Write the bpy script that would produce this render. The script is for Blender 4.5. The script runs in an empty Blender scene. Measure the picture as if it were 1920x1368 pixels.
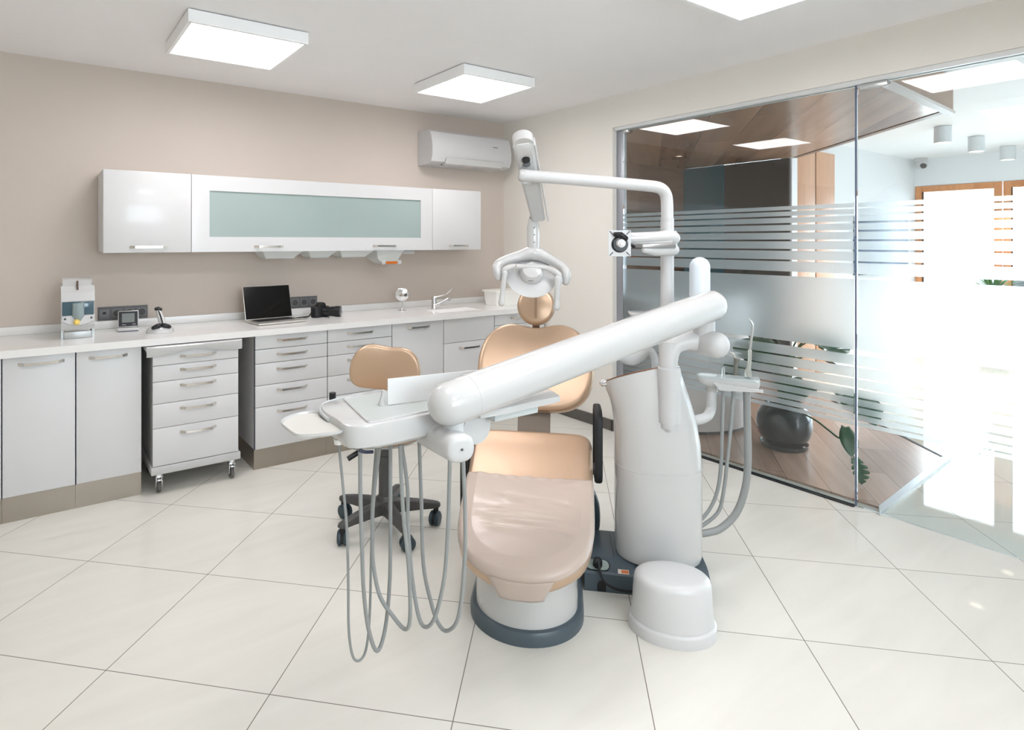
import bpy, bmesh, math, random
from mathutils import Vector, Matrix, noise
random.seed(7)
PI=math.pi
C=bpy.context.scene.collection
# ---------------------------------------------------------------- camera frame (level camera, 34.5 deg from the room's y axis)
F=1126.322; CX=841.75; HY=453.115; HH=1.46; YAW=.6025
cy_,sy_=math.cos(YAW),math.sin(YAW)
def cam(px,py,d):
    X=(px-CX)/F*d
    return Vector((cy_*X+sy_*d, -sy_*X+cy_*d, HH-(py-HY)/F*d))
def atz(px,py,z): return cam(px,py,(HH-z)*F/(py-HY))
# ---------------------------------------------------------------- materials
def s2l(c):
    return tuple(((v/255)/12.92 if v/255<=.04045 else ((v/255+.055)/1.055)**2.4) for v in c)
MATS={}
def mat(name,rgb=(200,200,200),rough=.5,metal=0,coat=0,emit=None,estr=0,spec=.5,bump=0,bscale=50,var=0,vscale=5,sheen=0,trans=0,alpha=1,ior=1.45,coat_rough=.05):
    if name in MATS: return MATS[name]
    m=bpy.data.materials.new(name); m.use_nodes=True; nt=m.node_tree
    b=nt.nodes['Principled BSDF']; col=s2l(rgb)+(1,)
    b.inputs['Base Color'].default_value=col; b.inputs['Roughness'].default_value=rough
    b.inputs['Metallic'].default_value=metal; b.inputs['Coat Weight'].default_value=coat; b.inputs['Coat Roughness'].default_value=coat_rough
    b.inputs['Specular IOR Level'].default_value=spec; b.inputs['IOR'].default_value=ior
    b.inputs['Transmission Weight'].default_value=trans; b.inputs['Sheen Weight'].default_value=sheen; b.inputs['Alpha'].default_value=alpha
    if emit: b.inputs['Emission Color'].default_value=s2l(emit)+(1,); b.inputs['Emission Strength'].default_value=estr
    tc=nt.nodes.new('ShaderNodeTexCoord')
    if bump:
        n=nt.nodes.new('ShaderNodeTexNoise'); n.inputs['Scale'].default_value=bscale; n.inputs['Detail'].default_value=4
        bp=nt.nodes.new('ShaderNodeBump'); bp.inputs['Strength'].default_value=bump; bp.inputs['Distance'].default_value=.002
        nt.links.new(tc.outputs['Object'],n.inputs['Vector']); nt.links.new(n.outputs['Fac'],bp.inputs['Height']); nt.links.new(bp.outputs['Normal'],b.inputs['Normal'])
    # slight tonal variation keeps every surface procedural
    n2=nt.nodes.new('ShaderNodeTexNoise'); n2.inputs['Scale'].default_value=vscale; n2.inputs['Detail'].default_value=5
    mx=nt.nodes.new('ShaderNodeMix'); mx.data_type='RGBA'
    v=max(var,.01)
    mx.inputs['A'].default_value=tuple(max(0,c*(1-v)) for c in col[:3])+(1,)
    mx.inputs['B'].default_value=tuple(min(1,c*(1+v)) for c in col[:3])+(1,)
    nt.links.new(tc.outputs['Object'],n2.inputs['Vector']); nt.links.new(n2.outputs['Fac'],mx.inputs['Factor']); nt.links.new(mx.outputs['Result'],b.inputs['Base Color'])
    MATS[name]=m; return m
def M_(nt,op,a=None,b=None,c=None):
    n=nt.nodes.new('ShaderNodeMath'); n.operation=op
    for i,v in enumerate((a,b,c)):
        if v is None: continue
        if isinstance(v,(int,float)): n.inputs[i].default_value=v
        else: nt.links.new(v,n.inputs[i])
    return n.outputs[0]
def rgbmix(nt,fac,a,b):
    mx=nt.nodes.new('ShaderNodeMix'); mx.data_type='RGBA'
    for k,v in (('Factor',fac),('A',a),('B',b)):
        if isinstance(v,(tuple,float,int)): mx.inputs[k].default_value=(v if not isinstance(v,tuple) else v+(1,))
        else: nt.links.new(v,mx.inputs[k])
    return mx.outputs['Result']
def tile_mat():
    m=bpy.data.materials.new('polished_tile'); m.use_nodes=True; nt=m.node_tree; b=nt.nodes['Principled BSDF']
    g=nt.nodes.new('ShaderNodeNewGeometry'); s=nt.nodes.new('ShaderNodeSeparateXYZ'); nt.links.new(g.outputs['Position'],s.inputs[0])
    S=.6006; k=math.sqrt(.5)/S; x0,y0=.6218,2.7745
    u=M_(nt,'MULTIPLY',M_(nt,'SUBTRACT',M_(nt,'SUBTRACT',s.outputs[0],x0),M_(nt,'SUBTRACT',s.outputs[1],y0)),k)
    v=M_(nt,'MULTIPLY',M_(nt,'ADD',M_(nt,'SUBTRACT',s.outputs[0],x0),M_(nt,'SUBTRACT',s.outputs[1],y0)),k)
    def line(t):
        fr=M_(nt,'FRACT',M_(nt,'ADD',t,.5)); d=M_(nt,'ABSOLUTE',M_(nt,'SUBTRACT',fr,.5)); return M_(nt,'LESS_THAN',d,.0026)
    gr=M_(nt,'MAXIMUM',line(u),line(v))
    cb=nt.nodes.new('ShaderNodeCombineXYZ'); nt.links.new(M_(nt,'FLOOR',u),cb.inputs[0]); nt.links.new(M_(nt,'FLOOR',v),cb.inputs[1])
    wn=nt.nodes.new('ShaderNodeTexWhiteNoise'); nt.links.new(cb.outputs[0],wn.inputs['Vector'])
    mp=nt.nodes.new('ShaderNodeMapping'); mp.inputs['Scale'].default_value=(1.0,5.5,1); mp.inputs['Rotation'].default_value=(0,0,.35)
    ad=nt.nodes.new('ShaderNodeVectorMath'); ad.operation='ADD'; nt.links.new(g.outputs['Position'],ad.inputs[0]); 
    sc=nt.nodes.new('ShaderNodeVectorMath'); sc.operation='SCALE'; sc.inputs['Scale'].default_value=4; nt.links.new(wn.outputs['Color'],sc.inputs[0]); nt.links.new(sc.outputs[0],ad.inputs[1])
    nt.links.new(ad.outputs[0],mp.inputs['Vector'])
    nz=nt.nodes.new('ShaderNodeTexNoise'); nz.inputs['Scale'].default_value=1.6; nz.inputs['Detail'].default_value=6; nz.inputs['Distortion'].default_value=.6; nt.links.new(mp.outputs[0],nz.inputs['Vector'])
    base=rgbmix(nt,nz.outputs['Fac'],s2l((212,209,201)),s2l((228,226,218)))
    col=rgbmix(nt,gr,base,s2l((118,110,104)))
    nt.links.new(col,b.inputs['Base Color'])
    nt.links.new(M_(nt,'ADD',M_(nt,'MULTIPLY',gr,.5),.035),b.inputs['Roughness'])
    b.inputs['Specular IOR Level'].default_value=.34; b.inputs['IOR'].default_value=1.3
    return m
def wood_mat(name,c1,c2,rot=PI/4,plank=.19,length=1.3,rough=.35,lines=True,gscale=1.0,vertical=False,linec=None,off=0.):
    m=bpy.data.materials.new(name); m.use_nodes=True; nt=m.node_tree; b=nt.nodes['Principled BSDF']
    g=nt.nodes.new('ShaderNodeNewGeometry')
    mp=nt.nodes.new('ShaderNodeMapping'); mp.vector_type='POINT'
    if vertical: mp.inputs['Rotation'].default_value=(0,PI/2,0)
    else: mp.inputs['Rotation'].default_value=(0,0,-rot)
    nt.links.new(g.outputs['Position'],mp.inputs['Vector'])
    s=nt.nodes.new('ShaderNodeSeparateXYZ'); nt.links.new(mp.outputs[0],s.inputs[0])
    row=M_(nt,'DIVIDE',M_(nt,'ADD',s.outputs[1],10+off),plank)
    ri=M_(nt,'FLOOR',row)
    st=M_(nt,'MULTIPLY',M_(nt,'FRACT',M_(nt,'MULTIPLY',ri,.377)),length)
    cx=M_(nt,'DIVIDE',M_(nt,'ADD',s.outputs[0],M_(nt,'ADD',st,20)),length); ci=M_(nt,'FLOOR',cx)
    cb=nt.nodes.new('ShaderNodeCombineXYZ'); nt.links.new(ri,cb.inputs[0]); nt.links.new(ci,cb.inputs[1])
    wn=nt.nodes.new('ShaderNodeTexWhiteNoise'); nt.links.new(cb.outputs[0],wn.inputs['Vector'])
    mp2=nt.nodes.new('ShaderNodeMapping'); mp2.inputs['Scale'].default_value=(1.2*gscale,16*gscale,16*gscale)
    ad=nt.nodes.new('ShaderNodeVectorMath'); ad.operation='ADD'; nt.links.new(mp.outputs[0],ad.inputs[0])
    sc=nt.nodes.new('ShaderNodeVectorMath'); sc.operation='SCALE'; sc.inputs['Scale'].default_value=7; nt.links.new(wn.outputs['Color'],sc.inputs[0]); nt.links.new(sc.outputs[0],ad.inputs[1])
    nt.links.new(ad.outputs[0],mp2.inputs['Vector'])
    nz=nt.nodes.new('ShaderNodeTexNoise'); nz.inputs['Scale'].default_value=1.3; nz.inputs['Detail'].default_value=5; nz.inputs['Distortion'].default_value=.35; nt.links.new(mp2.outputs[0],nz.inputs['Vector'])
    f=M_(nt,'ADD',M_(nt,'MULTIPLY',nz.outputs['Fac'],1.0),M_(nt,'MULTIPLY',M_(nt,'SUBTRACT',wn.outputs['Value'],.5),.55)); f=M_(nt,'MINIMUM',M_(nt,'MAXIMUM',f,0.),1.)
    col=rgbmix(nt,f,s2l(c1),s2l(c2))
    if lines:
        w=.0016
        fr=M_(nt,'FRACT',row); l1=M_(nt,'LESS_THAN',fr,2*w/plank)
        fr2=M_(nt,'FRACT',cx); l2=M_(nt,'LESS_THAN',fr2,2*w/length)
        col=rgbmix(nt,M_(nt,'MULTIPLY',M_(nt,'MAXIMUM',l1,l2),.8),col,s2l(linec or tuple(v*.45 for v in c1)))
    nt.links.new(col,b.inputs['Base Color']); b.inputs['Roughness'].default_value=rough
    return m
def wall_mat(name,rgb):
    m=mat(name,rgb,rough=.8,bump=.25,bscale=260,var=.025,vscale=2.2,spec=.2); return m
WHITE=mat('white_gloss_plastic',(197,197,196),rough=.16,coat=.5)
WHITE2=mat('white_satin_plastic',(199,199,199),rough=.34)
WHITEM=mat('white_lacquer',(208,208,208),rough=.3,coat=.25)
LAM=mat('cabinet_front_laminate',(219,219,220),rough=.32,bump=.05,bscale=180)
CARC=mat('cabinet_carcass_laminate',(214,214,214),rough=.5)
GAP=mat('navy_edge_gap',(40,44,74),rough=.6)
STEEL=mat('brushed_steel',(220,216,210),rough=.2,metal=1,bump=.05,bscale=90)
PLINTH=mat('brushed_plinth_steel',(170,161,150),rough=.36,metal=.9,bump=.15,bscale=40,var=.05,vscale=9)
CHROME=mat('chrome',(225,226,228),rough=.1,metal=1)
BLACK=mat('black_plastic',(22,23,26),rough=.35)
BLACKM=mat('matt_black_plastic',(30,31,34),rough=.55)
DGREY=mat('dark_grey_plastic',(74,73,72),rough=.42)
TEAL=mat('slate_grey_plastic',(78,90,98),rough=.33)
TEALD=mat('dark_slate_plastic',(52,68,76),rough=.38)
HOSE=mat('grey_hose_rubber',(146,149,148),rough=.4)
LEATH=mat('bronze_upholstery',(200,172,146),rough=.34,metal=.6,sheen=.05,bump=.18,bscale=420,var=.03,vscale=4,spec=.6)
LEATHD=mat('bronze_upholstery_seam',(120,92,66),rough=.6)
TAUPE=mat('taupe_metal',(128,116,105),rough=.45,metal=.3)
SOLID=mat('white_worktop_composite',(232,231,229),rough=.22,coat=.2)
GLASSW=mat('clear_resin',(235,240,240),rough=.08,trans=.85)
FROSTW=mat('milky_plastic',(225,228,225),rough=.35,trans=.25)
LGREY=mat('pale_grey_plastic',(188,193,193),rough=.35)
SOCK=mat('grey_socket_plastic',(98,98,100),rough=.5)
WALLB=wall_mat('taupe_wall',(202,191,181))
WALLR=wall_mat('warm_white_wall',(231,227,220))  # lighter, whiter tone than the back wall
CEIL=wall_mat('white_ceiling_paint',(243,241,241))
LOBBY=wall_mat('white_lobby_paint',(228,231,234))
ALU=mat('grey_aluminium',(160,163,170),rough=.4,metal=.6)
PANELE=mat('lamp_diffuser',(255,255,255),rough=.4,emit=(255,250,252),estr=8.8)
TILE=tile_mat()
WOODF=wood_mat('walnut_plank_floor',(158,122,104),(208,172,152),rot=math.radians(37),rough=.25,plank=.2)
WOODC=wood_mat('walnut_plank_ceiling',(130,96,74),(188,150,122),rot=math.radians(37),rough=.26,plank=.3,length=1.8,gscale=.45)
WOODV=wood_mat('oak_door_veneer',(186,136,104),(216,170,138),vertical=True,lines=False,rough=.4)
WOODB=wood_mat('walnut_fascia',(120,92,74),(160,128,106),lines=False,rot=0,rough=.4)
WOODO=wood_mat('orange_pine_frame',(186,116,66),(222,158,104),vertical=True,lines=False,rough=.45)
WOODW=wood_mat('walnut_wall_panelling',(84,58,42),(134,98,74),lines=False,rot=0,rough=.4)
def glass_mat(name,tint=(1,1,1),gloss=1.0):
    m=bpy.data.materials.new(name); m.use_nodes=True; nt=m.node_tree; nt.nodes.clear()
    o=nt.nodes.new('ShaderNodeOutputMaterial'); t=nt.nodes.new('ShaderNodeBsdfTransparent'); t.inputs[0].default_value=tuple(tint)+(1,)
    g=nt.nodes.new('ShaderNodeBsdfGlossy'); g.inputs['Roughness'].default_value=.004
    fr=nt.nodes.new('ShaderNodeFresnel'); fr.inputs['IOR'].default_value=1.5
    mx=nt.nodes.new('ShaderNodeMixShader'); nt.links.new(M_(nt,'MULTIPLY',fr.outputs[0],gloss),mx.inputs[0])
    nt.links.new(t.outputs[0],mx.inputs[1]); nt.links.new(g.outputs[0],mx.inputs[2]); nt.links.new(mx.outputs[0],o.inputs[0]); return m
GLASS=glass_mat('clear_glass',(.965,.985,.98),1.0)
def film_mat():
    m=bpy.data.materials.new('frosted_film'); m.use_nodes=True; nt=m.node_tree; nt.nodes.clear()
    o=nt.nodes.new('ShaderNodeOutputMaterial')
    r=nt.nodes.new('ShaderNodeBsdfRefraction'); r.inputs['Color'].default_value=(.95,.975,.985,1); r.inputs['Roughness'].default_value=.42; r.inputs['IOR'].default_value=1.3
    t=nt.nodes.new('ShaderNodeBsdfTranslucent'); t.inputs[0].default_value=(.90,.93,.94,1)
    d=nt.nodes.new('ShaderNodeBsdfDiffuse'); d.inputs[0].default_value=(.62,.67,.68,1)
    m1=nt.nodes.new('ShaderNodeMixShader'); m1.inputs[0].default_value=.14; nt.links.new(r.outputs[0],m1.inputs[1]); nt.links.new(t.outputs[0],m1.inputs[2])
    m2=nt.nodes.new('ShaderNodeMixShader'); m2.inputs[0].default_value=.10; nt.links.new(m1.outputs[0],m2.inputs[1]); nt.links.new(d.outputs[0],m2.inputs[2])
    nt.links.new(m2.outputs[0],o.inputs[0]); return m
FILM=film_mat()
# ---------------------------------------------------------------- mesh builder
class MB:
    def __init__(s,mtx=None): s.bm=bmesh.new(); s.m=mtx or Matrix.Identity(4)
    def _v(s,p): return s.bm.verts.new(s.m@Vector(p))
    def box(s,a,b,bev=0,seg=2,rot=None,piv=None):
        x0,y0,z0=a; x1,y1,z1=b
        P=[Vector(p) for p in ((x0,y0,z0),(x1,y0,z0),(x1,y1,z0),(x0,y1,z0),(x0,y0,z1),(x1,y0,z1),(x1,y1,z1),(x0,y1,z1))]
        if rot is not None:
            c=Vector(piv) if piv is not None else Vector(((x0+x1)/2,(y0+y1)/2,(z0+z1)/2)); P=[c+rot@(p-c) for p in P]
        v=[s._v(p) for p in P]
        f=[s.bm.faces.new([v[i] for i in q]) for q in ((0,3,2,1),(4,5,6,7),(0,1,5,4),(1,2,6,5),(2,3,7,6),(3,0,4,7))]
        if bev: 
            e=list({e for q in f for e in q.edges}); bmesh.ops.bevel(s.bm,geom=e,offset=bev,segments=seg,profile=.5,affect='EDGES',clamp_overlap=True)
        return s
    def loft(s,rings,cap=True,closed=True):
        vr=[[s._v(p) for p in r] for r in rings]; n=len(vr[0])
        for a,b in zip(vr,vr[1:]):
            for i in range(n if closed else n-1):
                j=(i+1)%n
                try: s.bm.faces.new((a[i],a[j],b[j],b[i]))
                except ValueError: pass
        if cap:
            for r,rev in ((vr[0],True),(vr[-1],False)):
                if n>2:
                    try: s.bm.faces.new(list(reversed(r)) if rev else r)
                    except ValueError: pass
        return s
    def prism(s,poly,z0,z1,bev=0,seg=2):
        a=[s._v((p[0],p[1],z0)) for p in poly]; b=[s._v((p[0],p[1],z1)) for p in poly]; n=len(poly)
        fs=[s.bm.faces.new(list(reversed(a))),s.bm.faces.new(b)]
        for i in range(n): fs.append(s.bm.faces.new((a[i],a[(i+1)%n],b[(i+1)%n],b[i])))
        if bev:
            e=list(fs[0].edges)+list(fs[1].edges); bmesh.ops.bevel(s.bm,geom=e,offset=bev,segments=seg,profile=.5,affect='EDGES',clamp_overlap=True)
        return s
    def tube(s,pts,r,seg=14,cap=True,round_caps=False,sub=0):
        pts=[Vector(p) for p in pts]
        if not hasattr(r,'__len__'): r=[r]*len(pts)
        if sub: pts,r=catmull(pts,r,sub)
        if round_caps:
            d0=(pts[0]-pts[1]).normalized(); d1=(pts[-1]-pts[-2]).normalized()
            A=[];ra=[]
            for k in range(6,0,-1):
                a=k/6*PI/2; A.append(pts[0]+d0*r[0]*math.sin(a)); ra.append(max(1e-4,r[0]*math.cos(a)))
            B=[];rb=[]
            for k in range(1,7):
                a=k/6*PI/2; B.append(pts[-1]+d1*r[-1]*math.sin(a)); rb.append(max(1e-4,r[-1]*math.cos(a)))
            pts=A+pts+B; r=ra+list(r)+rb
        t=(pts[1]-pts[0]).normalized(); up=Vector((0,0,1)) if abs(t.z)<.9 else Vector((1,0,0))
        n=t.cross(up).normalized(); rings=[]
        for i,p in enumerate(pts):
            if i==0: tt=(pts[1]-pts[0])
            elif i==len(pts)-1: tt=(pts[-1]-pts[-2])
            else: tt=(pts[i+1]-pts[i]).normalized()+(pts[i]-pts[i-1]).normalized()
            if tt.length<1e-9: tt=t
            tt.normalize(); q=t.rotation_difference(tt); n=q@n; n=(n-tt*n.dot(tt)).normalized(); t=tt; bb=t.cross(n)
            rings.append([p+(n*math.cos(a)+bb*math.sin(a))*r[i] for a in [2*PI*k/seg for k in range(seg)]])
        return s.loft(rings,cap)
    def lathe(s,prof,c=(0,0,0),seg=40,sx=1,sy=1,mtx=None):
        c=Vector(c); rings=[]
        for r,z in prof:
            ring=[Vector((r*sx*math.cos(2*PI*k/seg),r*sy*math.sin(2*PI*k/seg),z)) for k in range(seg)]
            if mtx is not None: ring=[mtx@p for p in ring]
            rings.append([c+p for p in ring])
        return s.loft(rings,True)
    def cyl(s,a,b,r,seg=24): return s.tube([a,b],r,seg)
    def sphere(s,c,r,seg=20,sx=1,sy=1,sz=1):
        prof=[(max(1e-4,r*math.sin(PI*k/12)),-r*math.cos(PI*k/12)*sz) for k in range(13)]
        return s.lathe(prof,c,seg,sx,sy)
    def grid(s,P,thick=None):
        vs=[[s._v(p) for p in row] for row in P]
        for i in range(len(P)-1):
            for j in range(len(P[0])-1): s.bm.faces.new((vs[i][j],vs[i+1][j],vs[i+1][j+1],vs[i][j+1]))
        return s
    def poly(s,pts): s.bm.faces.new([s._v(p) for p in pts]); return s
def catmull(pts,r,sub):
    P=[];Rr=[]; n=len(pts)
    for i in range(n-1):
        p0=pts[max(i-1,0)];p1=pts[i];p2=pts[i+1];p3=pts[min(i+2,n-1)]
        for k in range(sub):
            t=k/sub; P.append(.5*((2*p1)+(p2-p0)*t+(2*p0-5*p1+4*p2-p3)*t*t+(3*p1-p0-3*p2+p3)*t**3)); Rr.append(r[i]+(r[i+1]-r[i])*t)
    P.append(pts[-1]);Rr.append(r[-1]); return P,Rr
def obj(name,mb,m,parent=None,sharp=35,solid=0,smooth=True,off=-1):
    me=bpy.data.meshes.new(name); bm=mb.bm
    bmesh.ops.remove_doubles(bm,verts=bm.verts,dist=1e-6)
    bmesh.ops.recalc_face_normals(bm,faces=bm.faces)
    if smooth:
        th=math.radians(sharp)
        for f in bm.faces: f.smooth=True
        for e in bm.edges:
            if len(e.link_faces)==2 and e.calc_face_angle(0)>th: e.smooth=False
    bm.to_mesh(me); bm.free(); me.materials.append(m)
    o=bpy.data.objects.new(name,me); C.objects.link(o)
    if parent is not None: o.parent=parent
    if solid:
        md=o.modifiers.new('thickness','SOLIDIFY'); md.thickness=solid; md.offset=off
    return o
def tag(o,label,cat=None,group=None,kind=None):
    if label: o['label']=label
    if cat: o['category']=cat
    if group: o['group']=group
    if kind: o['kind']=kind
    return o
def thing(name,label,cat,loc=(0,0,0),rz=0,group=None):
    o=bpy.data.objects.new(name,None); C.objects.link(o); o.empty_display_size=.1
    o.location=loc; o.rotation_euler=(0,0,rz); return tag(o,label,cat,group)
def inv(t): # world -> local matrix of a top-level empty
    return (Matrix.Translation(t.location)@Matrix.Rotation(t.rotation_euler.z,4,'Z')).inverted()
def W(t): return MB(inv(t))      # geometry written in room coordinates, stored in the thing's frame
def struct(name,mb,m,parent=None,label=None,**k):
    o=obj(name,mb,m,parent,**k)
    if parent is None: o['kind']='structure'
    if label: o['label']=label
    return o
def copy_tree(o,parent=None):
    c=o.copy(); C.objects.link(c)
    if parent is not None: c.parent=parent
    for ch in list(o.children): copy_tree(ch,c)
    return c
def smoothpoly(pts,sub=6):
    n=len(pts); out=[]
    for i in range(n):
        p0,p1,p2,p3=[Vector(pts[(i+k)%n]+(0,)) for k in (-1,0,1,2)]
        for k in range(sub):
            t=k/sub; q=.5*((2*p1)+(p2-p0)*t+(2*p0-5*p1+4*p2-p3)*t*t+(3*p1-p0-3*p2+p3)*t**3); out.append((q.x,q.y))
    return out
def roundpoly(pts,r,n=5):
    out=[]; N=len(pts)
    for i in range(N):
        p=Vector(pts[i]); a=Vector(pts[i-1])-p; b=Vector(pts[(i+1)%N])-p; ra=min(r,a.length*.45); rb=min(r,b.length*.45)
        A=p+a.normalized()*ra; B_=p+b.normalized()*rb
        for k in range(n+1):
            t=k/n; q=A*(1-t)**2+p*2*t*(1-t)+B_*t*t; out.append((q.x,q.y))
    return out
def mirror(half): # half outline u>=0 from bottom centre to top centre
    return half+[(-u,v) for u,v in reversed(half) if u>1e-6]
def cushion(mb,outline,th,fn,edge=.03,crown=.01,inner=(.8,.6,.4,.2,.03),cen=None,bottom=True):
    """pillow: outline (u,v), thickness th, fn(u,v,w)->point; w from 0 (back) to th (front)"""
    cu=sum(p[0] for p in outline)/len(outline); cv=sum(p[1] for p in outline)/len(outline)
    if cen: cu,cv=cen
    md=sum(math.hypot(p[0]-cu,p[1]-cv) for p in outline)/len(outline)
    e=edge/md; rings=[]
    def ring(sc,w): return [fn(cu+(u-cu)*sc,cv+(v-cv)*sc,w) for u,v in outline]
    if bottom:
        for sc in reversed(inner): rings.append(ring((1-e)*sc,0))
        N=5
        for k in range(N+1):
            a=-PI/2+k/N*PI/2; rings.append(ring(1-e+e*math.cos(a),min(th/2,edge)*(1+math.sin(a))))
    for k in range(6):
        a=k/5*PI/2; rings.append(ring(1-e+e*math.cos(a),th-min(th/2,edge)*(1-math.sin(a))))
    for sc in inner: rings.append(ring((1-e)*sc,th+crown*(1-sc*sc)))
    return mb.loft(rings)
def handle(name,x,y,z,L,parent,mb=None,proj=.028):
    """bow handle along x, standing proud towards -y"""
    h=mb or MB(); pts=[(x-L/2,y+.004,z),(x-L/2+.012,y-.006,z),(x-L/2+.03,y-proj,z),(x,y-proj-.003,z),(x+L/2-.03,y-proj,z),(x+L/2-.012,y-.006,z),(x+L/2,y+.004,z)]
    rings=[]
    for i,p in enumerate(pts):
        w=.008 if i in (0,1,5,6) else .0065; t=.004
        nx=[-.5,-.9,-.5,0,.5,.9,.5][i]; ny=-(1-abs(nx)*.6)
        rings.append([(p[0]+t*nx,p[1]+t*ny,p[2]-w),(p[0]+t*nx,p[1]+t*ny,p[2]+w),(p[0]-t*nx,p[1]-t*ny,p[2]+w),(p[0]-t*nx,p[1]-t*ny,p[2]-w)])
    h.loft(rings); return obj(name,h,STEEL,parent)
# ================================================================ ROOM SHELL
XR=3.675; YB=4.422; ZC=2.583; ZH=2.33
def B(a,b,**k): return MB().box(a,b,**k)
LX0,LY0=-1.6,-1.5            # unseen left and front walls of the surgery
FX,FY0,FY=9.95,-3.2,3.18     # lobby: far window wall, front wall, side wall
struct('floor',MB().box((LX0,FY0,-.1),(FX+.3,4.8,0)),TILE,smooth=False,label='polished ivory porcelain floor tiles laid diagonally')
PLAT=[(3.80,1.375),(5.02,1.45),(6.5,3.13),(6.5,4.40),(3.80,4.40)]
struct('floor_platform',MB().prism(PLAT,.0005,.012),WOODF,smooth=False,label='walnut plank floor behind the glass wall')
struct('trim_1',MB().prism([(3.70,1.335),(5.06,1.41),(5.02,1.45),(3.80,1.375)],.0005,.016),mat('pale_metal_edge',(205,208,212),rough=.3,metal=.3),smooth=False,label='pale metal edge strip of the wood floor')
struct('trim_2',MB().prism([(5.02,1.45),(5.035,1.438),(6.53,3.12),(6.5,3.13)],.0005,.015),BLACKM,smooth=False)
struct('ceiling',MB().box((LX0,LY0,ZC),(XR,YB,ZC+.1)),CEIL,smooth=False)
struct('ceiling_lobby',MB().box((XR,FY0,ZC),(FX+.2,4.8,ZC+.1)),mat('lobby_ceiling_paint',(236,238,240),rough=.75),smooth=False)
struct('wall_back',MB().box((LX0-.15,YB,0),(XR+.13,YB+.15,ZC)),WALLB,smooth=False,label='taupe back wall behind the cabinets')
struct('wall_left',MB().box((LX0-.15,LY0,0),(LX0,YB,ZC)),WALLR,smooth=False)
BWX0,BWX1,BWZ0,BWZ1=.0,2.1,1.15,2.35   # wide window behind the photographer
struct('wall_front',MB().box((LX0,LY0-.15,0),(BWX0,LY0,ZC)).box((BWX1,LY0-.15,0),(XR,LY0,ZC)).box((BWX0,LY0-.15,0),(BWX1,LY0,BWZ0)).box((BWX0,LY0-.15,BWZ1),(BWX1,LY0,ZC)),WALLR,smooth=False)
t=bpy.data.objects.new('window_7',None); C.objects.link(t); t['kind']='structure'; t['label']='wide window behind the photographer'; t.location=((BWX0+BWX1)/2,LY0-.08,BWZ0)
fr_=W(t)
for k in range(4): xx=BWX0+.03+(BWX1-BWX0-.06)*k/3; fr_.box((xx-.03,LY0-.11,BWZ0),(xx+.03,LY0-.05,BWZ1))
fr_.box((BWX0,LY0-.11,BWZ0),(BWX1,LY0-.05,BWZ0+.06)).box((BWX0,LY0-.11,BWZ1-.06),(BWX1,LY0-.05,BWZ1))
obj('frame',fr_,WHITE2,t,smooth=False); obj('pane',W(t).box((BWX0,LY0-.085,BWZ0),(BWX1,LY0-.079,BWZ1)),GLASS,t,smooth=False)
struct('wall_right',MB().box((XR,3.11,0),(XR+.13,YB,ZC)).box((XR,FY0,ZH+.012),(XR+.13,3.11,ZC)),WALLR,smooth=False,label='warm white right wall and header over the glass')
struct('baseboard_right',MB().box((XR-.014,3.10,0),(XR-.0005,YB-.56,.085),bev=.002).box((XR-.014,3.096,0),(XR+.06,3.1095,.085)),mat('grey_baseboard',(92,88,84),rough=.45),smooth=False)
# jamb and head channel of the glass wall
struct('trim_3',MB().box((XR+.045,3.045,0),(XR+.085,3.1095,ZH+.011),bev=.002),ALU,label='grey aluminium jamb where the glass wall starts')
struct('trim_4',MB().box((XR+.012,-1.45,ZH-.012),(XR+.04,3.10,ZH+.0115)).box((XR+.062,-1.45,ZH-.012),(XR+.085,3.10,ZH+.0115)),mat('white_channel',(214,216,216),rough=.35),label='white channel holding the top of the glass')
struct('trim_5',MB().box((XR+.03,1.463,0.0),(XR+.065,3.045,.006)),BLACKM)
BANDS=[(1.674,1.651),(1.642,1.615),(1.605,1.573),(1.562,1.526),(1.515,1.474),(1.463,1.417),(1.406,1.353),(1.343,1.282),(1.255,.865),(.837,.780),(.769,.714),(.705,.660),(.649,.606),(.596,.560),(.550,.518),(.510,.480),(.472,.450)]
def pane(nm,y0,y1,label,z0=.006):
    t=bpy.data.objects.new(nm,None); C.objects.link(t); t['kind']='structure'; t['label']=label
    t.location=(XR+.05,(y0+y1)/2,0)
    obj('pane',W(t).box((XR+.046,y0,z0),(XR+.056,y1,ZH-.003)),GLASS,t,smooth=False)
    f=W(t)
    for a,b in BANDS: f.box((XR+.0435,y0+.002,b),(XR+.0455,y1-.002,a))
    obj('frosted_film',f,FILM,t,smooth=False)
    return t
w1=pane('window_1',1.463,3.044,'fixed glass pane with frosted privacy stripes, beside the wall')
d1=pane('door_1',-.2,1.450,'glass door with frosted privacy stripes, right of the vertical joint')
w2=pane('window_2',-1.4,-.21,'glass pane with frosted privacy stripes, beyond the right edge')
obj('edge_strip',W(d1).box((XR+.044,1.4505,.006),(XR+.058,1.4595,ZH-.003)),mat('blue_glass_edge',(92,104,128),rough=.15,coat=.5),d1)
obj('patch_hinge',W(d1).box((XR+.028,1.30,ZH-.045),(XR+.0425,1.43,ZH-.013),bev=.004),mat('satin_hinge',(205,208,208),rough=.25,metal=.6),d1)
obj('glass_clip',W(w1).box((XR+.028,2.985,ZH-.04),(XR+.0425,3.04,ZH-.013),bev=.004),MATS['satin_hinge'],w1)
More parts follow.
